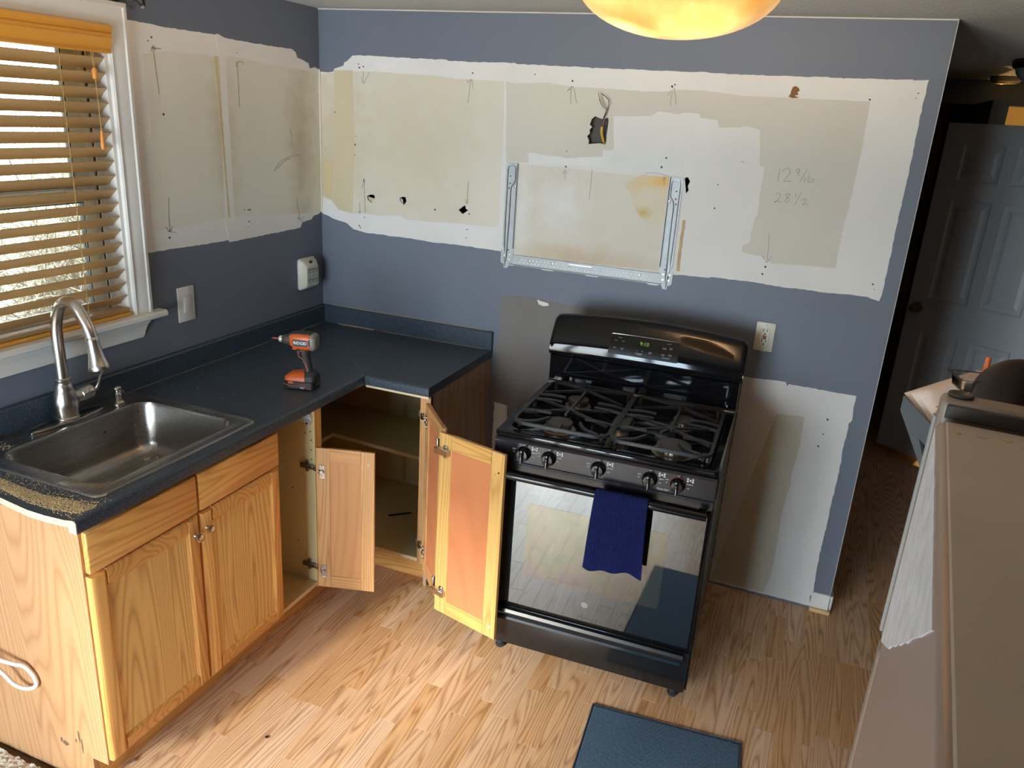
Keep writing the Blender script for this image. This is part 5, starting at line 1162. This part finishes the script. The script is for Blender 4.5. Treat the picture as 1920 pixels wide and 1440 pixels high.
xl([(0,.086),(.003,.086),(.003,.108),(.0022,.110),(.0022,.116),(0,.117)], plain('red_bit_sleeve', s2l(170,70,70), .4), 'driver_bit', n=8)
t = BM(); hh = []
for x_, hy, hz in ((-.041,.029,.0325),(-.046,.030,.033),(-.054,.0285,.031),(-.060,.024,.026),(-.062,.018,.02)): hh.append([(x_, a, .183+c) for a, c in rrect(0,0,hy,hz,min(hy,hz)*.7,5)])
loft(t, hh, True, True); mc = ob('rear_cap', t, GREYPL, dv, smooth=40)
for y_, z_ in ((.022,.205),(.022,.162),(-.022,.205)): ob('screw', lathe(BM(), [(0,0),(.003,0),(.003,.002),(0,.002)], 8, Tr(-.0555,y_,z_) @ Ro(-90,'Y')), SLOT, mc)
ob('rear_vents', box(BM(), -.043, -.037, .0285, .0305, .172, .196, .001, 1), SLOT, mc)
t = BM(); box(t, .016, .036, -.008, .008, .146, .158, .004, 2); ob('work_light', t, ORANGE, dv)

# ------------------------------------------------------------------ mat on the floor
mt = thing('kitchen_mat', 'blue grey chenille kitchen mat lying on the floor in front of the range', 'mat', (1.784, -.988, 0), R(4.3))
t = BM(); gx, gy = 150, 170; mw_, mh_ = .505, .80; V = []
for i in range(gx+1):
    for j in range(gy+1):
        x_, y_ = mw_*i/gx, -mh_*j/gy
        e = min(x_, mw_-x_, -y_, mh_+y_); z_ = .007 if e > .006 else .004
        rib = math.sin((x_*.82-y_*.57)*520+2.2*mnoise.noise((x_*14, y_*14, 1)))
        sec = mnoise.noise((x_*6, y_*6, 4))
        if e > .008: z_ += .0011*rib*max(0, .35+1.4*sec)+.0012*mnoise.noise((x_*160, y_*160, 0))
        V.append(t.verts.new((x_, y_, z_)))
for i in range(gx):
    for j in range(gy): t.faces.new((V[i*(gy+1)+j], V[i*(gy+1)+j+1], V[(i+1)*(gy+1)+j+1], V[(i+1)*(gy+1)+j]))
ob('pile', t, MATBLUE, mt, smooth=40)
t = BM(); tube(t, [(0,0,.004),(mw_,0,.004),(mw_,-mh_,.004),(0,-mh_,.004)], .0042, 6, True); ob('binding', t, MATEDGE, mt)

# ------------------------------------------------------------------ fridge and what hangs on it
fr = thing('refrigerator', 'dusty taupe refrigerator seen from above at the right edge of the kitchen', 'refrigerator', (2.376, -2.440, 0), R(-5.6))
FZ = 1.715
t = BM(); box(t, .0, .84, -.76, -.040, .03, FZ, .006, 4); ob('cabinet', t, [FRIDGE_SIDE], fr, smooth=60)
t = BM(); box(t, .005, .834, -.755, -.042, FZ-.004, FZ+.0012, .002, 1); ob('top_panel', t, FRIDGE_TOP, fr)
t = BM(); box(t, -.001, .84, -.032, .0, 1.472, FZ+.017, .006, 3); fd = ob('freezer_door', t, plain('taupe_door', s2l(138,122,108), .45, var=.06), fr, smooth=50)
t = BM(); box(t, .004, .835, -.042, -.030, 1.472, FZ-.012, .001, 1); ob('door_gasket', t, SLOT, fd)
t = BM(); box(t, .004, .836, -.0345, -.0318, FZ+.001, FZ+.0135, .0008, 1); ob('gap_shade_strip', t, plain('gap_shade_brown', s2l(58,48,40), .6), fd)  # dark strip painted in for the shade of the gap behind the door
t = BM(); box(t, -.0035, .0, -.012, -.003, 1.474, FZ-.005, .001, 1); ob('edge_trim', t, FRIDGE_TRIM, fd)
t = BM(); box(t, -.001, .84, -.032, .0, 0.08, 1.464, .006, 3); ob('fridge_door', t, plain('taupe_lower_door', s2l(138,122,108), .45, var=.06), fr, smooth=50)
t = BM(); lathe(t, [(.006,0),(.0100,0),(.0108,.0015),(.010,.003),(.0075,.003),(.006,.002)], 20, Tr(.014,-.012,FZ+.017)); ob('hinge_hole_ring', t, plain('dark_ring', s2l(60,54,50), .4), fd)
t = BM(); lathe(t, [(0,0),(.007,0),(.007,.0006),(0,.0006)], 16, Tr(.014,-.012,FZ+.0172)); ob('hinge_hole', t, SLOT, fd)
FLECK = plain('pale_fleck', s2l(205,186,150), .4)
for u, v, s in ((.014,-.072,.003),(.032,-.070,.0045),(.050,-.066,.005),(.062,-.074,.003),(.084,-.072,.005)): ob('screw_cap', lathe(BM(), [(0,0),(s,0),(s*.8,.001),(0,.0014)], 8, Tr(u,v,FZ+.0012) @ Matrix.Scale(.55,4,(0,1,0))), FLECK, fr)
# bright light on the side, painted as a pale patch: ragged lower edge
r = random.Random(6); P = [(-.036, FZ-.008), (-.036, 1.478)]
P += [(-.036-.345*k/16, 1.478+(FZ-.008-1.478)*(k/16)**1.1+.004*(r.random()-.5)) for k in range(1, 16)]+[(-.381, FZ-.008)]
ob('side_glare_patch', prism(BM(), P, [], lambda u,v,d: (d,u,v), -.0012, .0004), GLARE, fr, smooth=0)
fh = thing('file_holder', 'grey plastic file holder hanging on the refrigerator door under the papers', 'file holder', (2.434, -2.317, 1.40), R(16))
t = BM(); box(t, -.058, .22, .042, .046, .262, .276, .001, 1); box(t, -.058, .22, -.060, -.056, .214, .270, .001, 1)
prism(t, [(-.060,.214),(-.056,.211),(.046,.258),(.042,.262)], [], lambda u,v,d: (d,u,v), -.058, .22)
ob('tray', t, GREYCLEAR, fh)
t = prism(BM(), [(-.058,.214),(.045,.260),(.045,.277),(-.058,.272)], [[(-.046,.228),(-.046,.248),(-.015,.250)]], lambda u,v,d: (d,u,v), -.0610, -.0580); ob('end_plate', t, GREYCLEAR, fh, smooth=0)
pp = [Vector(p) for p in ((2.372,-2.290,1.685),(2.431,-2.270,1.713),(2.62,-2.255,1.716),(2.58,-2.375,1.690),(2.400,-2.385,1.672))]
for k in range(3):
    t = BM(); G = []
    ofs = Vector((-.004*k, .004*k, -.0035*k)); ed = [(pp[0],pp[4]),(pp[1],pp[3]),(pp[2],pp[3])]
    rows = []
    for i in range(9):
        f = i/8; row = []
        for j in range(9):
            g_ = j/8; a = pp[0].lerp(pp[1], min(1,g_*2)) if g_ <= .5 else pp[1].lerp(pp[2], g_*2-1); c = pp[4].lerp(pp[3], g_)
            p = a.lerp(c, f)+ofs; p.z -= .007*(f**2)*(1-g_); row.append(t.verts.new(p))
        rows.append(row)
    for i in range(8):
        for j in range(8): t.faces.new((rows[i][j], rows[i][j+1], rows[i+1][j+1], rows[i+1][j]))
    o = ob('paper_sheet', t, PAPER, None, smooth=180)
    so = o.modifiers.new('thick', 'SOLIDIFY'); so.thickness = .0006
    tag(o, ('printed white sheet on top of the papers stuck in the grey file holder', 'second sheet just under the printed sheet in the file holder', 'lowest sheet of the papers in the file holder')[k], 'paper', 'papers in the file holder')
    if k == 0: top_sheet = (rows, o)
# print on the top sheet
t = BM(); me_ = top_sheet[1].data
def sheet(g_, f):
    a = pp[0].lerp(pp[1], min(1,g_*2)) if g_ <= .5 else pp[1].lerp(pp[2], g_*2-1); c = pp[4].lerp(pp[3], g_); p = a.lerp(c, f); p.z -= .007*(f**2)*(1-g_); return p+Vector((0,0,.0011))
for f, g0, g1 in ((.42,.05,.35),(.50,.03,.40),(.60,.07,.33),(.66,.07,.33),(.71,.08,.36),(.80,.06,.30)):
    for k in range(6):
        a, c = sheet(g0+(g1-g0)*k/6, f), sheet(g0+(g1-g0)*(k+1)/6, f); d = Vector((.0,.0008,.0003))
        A = [t.verts.new(p) for p in (a-d, c-d, c+d, a+d)]; t.faces.new(A)
o = ob('print_lines', t, PAPERINK, top_sheet[1], smooth=0); o['kind'] = 'stuff'
cu = thing('plastic_box', 'small clear plastic box lying on the papers behind the refrigerator top', 'box', (2.424, -2.322, 1.7065), R(12))
t = BM(); loft(t, [[(x_, y_, 0) for x_, y_ in rrect(0,0,.020,.016,.006,3)], [(x_, y_, .012) for x_, y_ in rrect(0,0,.022,.018,.006,3)], [(x_, y_, .0125) for x_, y_ in rrect(0,0,.026,.022,.007,3)], [(x_, y_, .0125) for x_, y_ in rrect(0,0,.021,.017,.006,3)], [(x_, y_, .001) for x_, y_ in rrect(0,0,.019,.015,.006,3)]], True, True); ob('box_wall', t, CLEARPL, cu, smooth=40)
pc = thing('orange_pencil', 'bright orange pencil standing up beside the dark brown round lid', 'pencil', (2.4305, -2.300, 1.692))
t = BM(); tube(t, [(0,0,0),(.003,.003,.036)], .0028, 6); ob('shaft', t, plain('bright_orange', s2l(245,110,40), .5), pc, smooth=0)
ob('eraser', lathe(BM(), [(0,.0355),(.0027,.0355),(.0028,.041),(.0023,.0435),(0,.044)], 10, Tr(.003,.003,0)), plain('orange_eraser', s2l(240,120,60), .6), pc)
ld = thing('round_lid', 'dark brown round lid standing upright behind the refrigerator top', 'lid', (2.458, -2.335, 1.668))
LM = Tr(0,0,.040) @ Ro(100,'X') @ Matrix.Scale(.70,4)
ob('disc', lathe(BM(), [(0,-.008),(.052,-.008),(.058,-.004),(.058,.004),(.054,.009),(.045,.011),(0,.013)], 40, LM), LEATHER, ld, smooth=40)

# ------------------------------------------------------------------ hall: open door, ceiling fixtures, room lamp
hd_ = thing('door_1', None, None, (2.808, 2.190, .032), R(-33)); hd_['kind'] = 'structure'
DW, DH, DT = .76, 2.02, .035
pan = []
for u0, u1 in ((.115,.345),(.415,.645)):
    for v0, v1 in ((.25,.80),(1.0,1.60),(1.70,1.91)): pan.append((u0,u1,v0,v1))
t = prism(BM(), [(0,0),(DW,0),(DW,DH),(0,DH)], [[(a,c),(a,d),(b_,d),(b_,c)] for a,b_,c,d in pan], lambda u,v,d: (u,d,v), 0, DT)
db = ob('door_leaf', t, HALLDOOR, hd_, smooth=0)
for a, b_, c, d in pan:
    t = BM()
    def rc(i, y): return [(a+i,y,c+i),(b_-i,y,c+i),(b_-i,y,d-i),(a+i,y,d-i)]
    loft(t, [rc(0,.0),rc(.012,.009),(rc(.030,.009)),rc(.048,.003),rc(.052,.002)], False, True)
    ob('door_panel', t, HALLDOOR, db, smooth=0)
kM = Tr(.062, 0, .935) @ Ro(90, 'X')
ob('door_knob', lathe(BM(), [(0,0),(.032,0),(.032,.004),(.014,.008),(.011,.02),(.013,.032),(.024,.040),(.027,.052),(.024,.062),(.012,.067),(0,.068)], 24, kM), BRASS, db, smooth=45)
th = struct('floor_glow_strip', prism(BM(), [(0,0),(.3,-.2),(.8,-.52),(.75,-.62),(.25,-.30),(-.03,-.10)], [], lambda u,v,d: (2.90+u, 2.17+v, d), -.001, .004), oak('warm_glow_strip', s2l(200,150,80), s2l(160,110,50), 'x'), smooth=0)  # warm light on the floor under the door, put in as a yellow strip
fl2 = thing('flush_ceiling_light', 'dark rimmed flush ceiling light with a frosted bowl in the hall', 'ceiling light', (3.09, 1.42, H))
ob('rim', lathe(BM(), [(0,0),(.145,0),(.152,-.012),(.150,-.030),(.140,-.040),(.13,-.040)], 32), plain('dark_bronze', s2l(36,28,24), .35, .5), fl2)
ob('bowl', lathe(BM(), [(.135,-.036),(.125,-.065),(.10,-.09),(.06,-.105),(0,-.11)], 32), plain('frosted_glass_off', s2l(120,128,130), .35), fl2, smooth=60)
t = BM()
for k in range(40): box(t, .150, .156, -.003, .003, -.012, -.004, M=Matrix.Rotation(k*math.pi/20,4,'Z'))
o = ob('beaded_edge', t, BRASS, fl2); o['kind'] = 'stuff'
fl3 = thing('smoke_detector', 'low round smoke detector on the dark hall ceiling', 'smoke detector', (3.10, 2.60, H))
ob('case', lathe(BM(), [(0,0),(.085,0),(.085,-.018),(.075,-.032),(.06,-.038),(0,-.040)], 32), plain('beige_case', s2l(150,140,116), .5), fl3)
ob('cover_ring', lathe(BM(), [(.062,-.0365),(.066,-.039),(.070,-.035)], 32), BRASS, fl3)
lampd = bpy.data.lights.new('side_room_lamp', 'POINT'); lampd.energy = 45; lampd.color = (1.0, .66, .24); lampd.shadow_soft_size = .08
lo = bpy.data.objects.new('side_room_lamp', lampd); COL.objects.link(lo); lo.location = (3.55, 3.45, .45)

# ------------------------------------------------------------------ kitchen ceiling lamp
kl = thing('ceiling_lamp', 'glowing amber alabaster glass bowl lamp hanging from the kitchen ceiling', 'ceiling lamp', (1.905, -1.545, H))
mA, tA, bA = nodes('amber_alabaster_glass')
cv = coords(tA, (5,5,7)); nA = N(tA, 'ShaderNodeTexNoise', Scale=1., Detail=3., Distortion=1.8); L(tA, cv, nA.inputs['Vector'])
rp = tA.nodes.new('ShaderNodeValToRGB'); L(tA, nA.outputs[0], rp.inputs[0])
el = rp.color_ramp.elements; el[0].position = .32; el[0].color = (1.0,.46,.11,1); el[1].position = .72; el[1].color = (1.0,.66,.22,1); e = el.new(.5); e.color = (1.0,.52,.14,1)
L(tA, rp.outputs[0], bA.inputs['Emission Color']); L(tA, rp.outputs[0], bA.inputs['Base Color']); bA.inputs['Emission Strength'].default_value = 1.0; bA.inputs['Roughness'].default_value = .2
# the bulbs stand inside the bowl: the glass next to them glows brighter
tc = tA.nodes.new('ShaderNodeTexCoord'); gsum = None
for p, s in (((.05,-.06,-.165),.085),((-.07,-.04,-.205),.05)):
    vs_ = tA.nodes.new('ShaderNodeVectorMath'); vs_.operation = 'DISTANCE'; L(tA, tc.outputs['Object'], vs_.inputs[0]); vs_.inputs[1].default_value = p
    q = math_(tA, 'POWER', math_(tA, 'SUBTRACT', 1., math_(tA, 'DIVIDE', vs_.outputs['Value'], s*1.35), 0, True), 1.5)
    gsum = q if gsum is None else math_(tA, 'ADD', gsum, q)
L(tA, math_(tA, 'MULTIPLY_ADD', gsum, 3.2, .44), bA.inputs['Emission Strength'])
bp = [(.200*math.sin(R(a)), -.128-.102*math.cos(R(a))) for a in range(90, -1, -6)]
ob('glass_bowl', lathe(BM(), [(.195,-.120),(.200,-.120)]+bp+[(max(0,r_-.006), z_+.005) for r_, z_ in bp[::-1]], 72), mA, kl, smooth=60)
ob('canopy', lathe(BM(), [(0,0),(.07,0),(.075,-.01),(.06,-.028),(.02,-.035),(.012,-.05),(.012,-.12),(0,-.12)], 32), BRASS, kl)
t = BM()
for k in range(3):
    a = k*2.094+.4; tube(t, [(.012*math.cos(a),.012*math.sin(a),-.06),(.1*math.cos(a),.1*math.sin(a),-.075),(.193*math.cos(a),.193*math.sin(a),-.120)], .004, 6)
ob('bowl_arm', t, BRASS, kl)
for k in range(2):
    d = bpy.data.lights.new('bulb', 'POINT'); d.energy = 15; d.color = (1.0,.72,.44); d.shadow_soft_size = .03
    o = bpy.data.objects.new('bulb', d); COL.objects.link(o); o.parent = kl; o.location = (.07*(1-2*k), .02, -.10)

# ------------------------------------------------------------------ small things on the floor
wcord = tube(BM(), smooth_path([(.05,-2.02,.40),(.16,-2.01,.385),(.265,-1.995,.374),(.31,-1.985,.368),(.330,-1.978,.366),(.350,-1.974,.352),(.366,-1.973,.333),(.371,-1.974,.312),(.357,-1.978,.297),(.328,-1.984,.290),(.297,-1.992,.302),(.265,-2.0,.338),(.2,-2.01,.36),(.05,-2.03,.37)], 5), .0062, 10)
o = ob('white_cord', wcord, plain('white_cord_sheath', s2l(232,226,214), .5), None, smooth=60); tag(o, 'white cord loop hanging beside the tan end panel of the sink cabinet', 'cord')
sb = thing('screw_bolt', 'small steel screw on the floor at the toe of the sink cabinet', 'screw', (.562, -1.857, 0), R(60))
ob('shank', tube(BM(), [(-.012,0,.004),(.010,0,.004)], .0028, 8), CHROME, sb); ob('head', lathe(BM(), [(0,0),(.006,0),(.006,.003),(.003,.005),(0,.005)], 10, Tr(.010,0,.0062) @ Ro(90,'Y')), CHROME, sb)
t = BM(); q = bmesh.new(); bmesh.ops.create_icosphere(q, subdivisions=1, radius=.006)
for v in q.verts: v.co = Vector((v.co.x*1.2, v.co.y*.8, v.co.z*.45))
add(t, q, Tr(.866,-1.597,.003)); o = ob('plastic_chip', t, BATT, None, smooth=0); tag(o, 'small black plastic chip on the sunlit floor by the sink cabinet', 'chip')
pe = thing('black_pen', 'short black pen lying inside the dark corner cabinet', 'pen', (.625, -.313, .1285), R(42))
ob('barrel', tube(BM(), [(-.055,0,.0045),(.045,0,.0045)], .0042, 8), BATT, pe); ob('tip', tube(BM(), [(.045,0,.0045),(.058,0,.0042)], .003, 8, rad=[.004,.001]), BATT, pe)
pts = [p for p in [(.62+random.random()*1.9, -1.9+random.random()*1.6, .0004) for _ in range(75)] if not (p[1] < -.93 and p[0] > 1.74)]
grains('floor_crumbs', pts, plain('pale_crumb', s2l(226,214,196), .9), 'tiny pale crumbs scattered on the laminate floor', 'debris', .0008, .0022, 9)

# ------------------------------------------------------------------ outside the window
gm, gt, gb = nodes('rough_winter_lawn'); gv = coords(gt, (1,1,1)); n1 = N(gt, 'ShaderNodeTexNoise', Scale=2.5, Detail=6.); L(gt, gv, n1.inputs['Vector'])
L(gt, mix(gt, math_(gt,'MULTIPLY_ADD',n1.outputs[0],3.,-1.,True), s2l(206,206,180), s2l(150,170,110)), gb.inputs['Base Color']); gb.inputs['Roughness'].default_value = 1.
g = struct('ground_outside', box(BM(), -40, -.16, -30, 40, -.55, -.45), gm, smooth=0)
TW = plain('pale_twig', s2l(196,190,176), .9, var=.25, vscale=6.); TWG = plain('green_twig', s2l(150,176,120), .9, var=.3, vscale=6.)
def shrub(x_, y_, h, n, seed, m, label, w_=1.1):
    r = random.Random(seed); t = BM()
    for i in range(n):
        a = r.random()*6.283; l = h*(.5+.5*r.random()); sp_ = w_*(.2+.8*r.random())
        p0 = Vector((r.gauss(0,.15), r.gauss(0,.15), 0)); p3 = Vector((math.cos(a)*sp_, math.sin(a)*sp_, l))
        p1 = p0.lerp(p3,.35)+Vector((r.gauss(0,.1),r.gauss(0,.1),l*.25)); p2 = p0.lerp(p3,.7)+Vector((r.gauss(0,.14),r.gauss(0,.14),l*.15))
        P = smooth_path([p0,p1,p2,p3], 2); tube(t, P, .01, 3, rad=[.011*(1-.8*k/len(P)) for k in range(len(P))], cap=False)
        for k in range(4):
            b0 = P[r.randrange(2, len(P))]; d = Vector((r.gauss(0,.3), r.gauss(0,.3), r.gauss(.05,.22)))
            tube(t, [b0, b0+d*.5+Vector((0,0,.04)), b0+d], .004, 3, cap=False)
    o = ob('shrub', t, m, None, loc=(x_, y_, -.45), smooth=0) if False else None
    bmesh.ops.translate(t, verts=t.verts, vec=(x_, y_, -.45))
    o = ob('shrub', t, m, None, loc=(x_, y_, -.45), world=True, smooth=0, recalc=False)
    return tag(o, label, 'shrub', 'bare shrubs outside the window')
SHL = ('bare pale shrub nearest outside the sink window', 'wide bare shrub farther out beyond the sink window', 'greenish twiggy shrub beyond the left window', 'tall bare shrub at the back of the yard outside', 'low bare shrub in the yard outside the blind', 'greenish shrub far out in the yard')
for i, (x_, y_, h, n, m) in enumerate(((-2.6,.75,1.6,230,TW),(-4.6,2.7,2.2,260,TW),(-6.6,5.0,2.6,240,TWG),(-8.8,7.0,3.2,240,TW),(-3.6,-1.6,1.6,120,TWG),(-9.6,3.4,3.0,160,TW))):
    shrub(x_, y_, h, n, 20+i, m, SHL[i], (.75,.9,1.0,1.15,.8,1.1)[i])
fn_ = thing('slatted_fence', 'pale blue slatted fence outside the right side of the window', 'fence', (-.75, -.46, -.45))
for k in range(6): ob('slat', box(BM(), -.012, .012, -.022+.056*k, .022+.056*k, 0, 2.05, .003, 1), plain('pale_blue_board', s2l(170,205,232), .6) if k == 0 else bpy.data.materials['pale_blue_board'], fn_)
ob('rail', box(BM(), -.04, -.012, -.03, .32, 1.1, 1.18), bpy.data.materials['pale_blue_board'], fn_); ob('rail', box(BM(), -.04, -.012, -.03, .32, .3, .38), bpy.data.materials['pale_blue_board'], fn_)
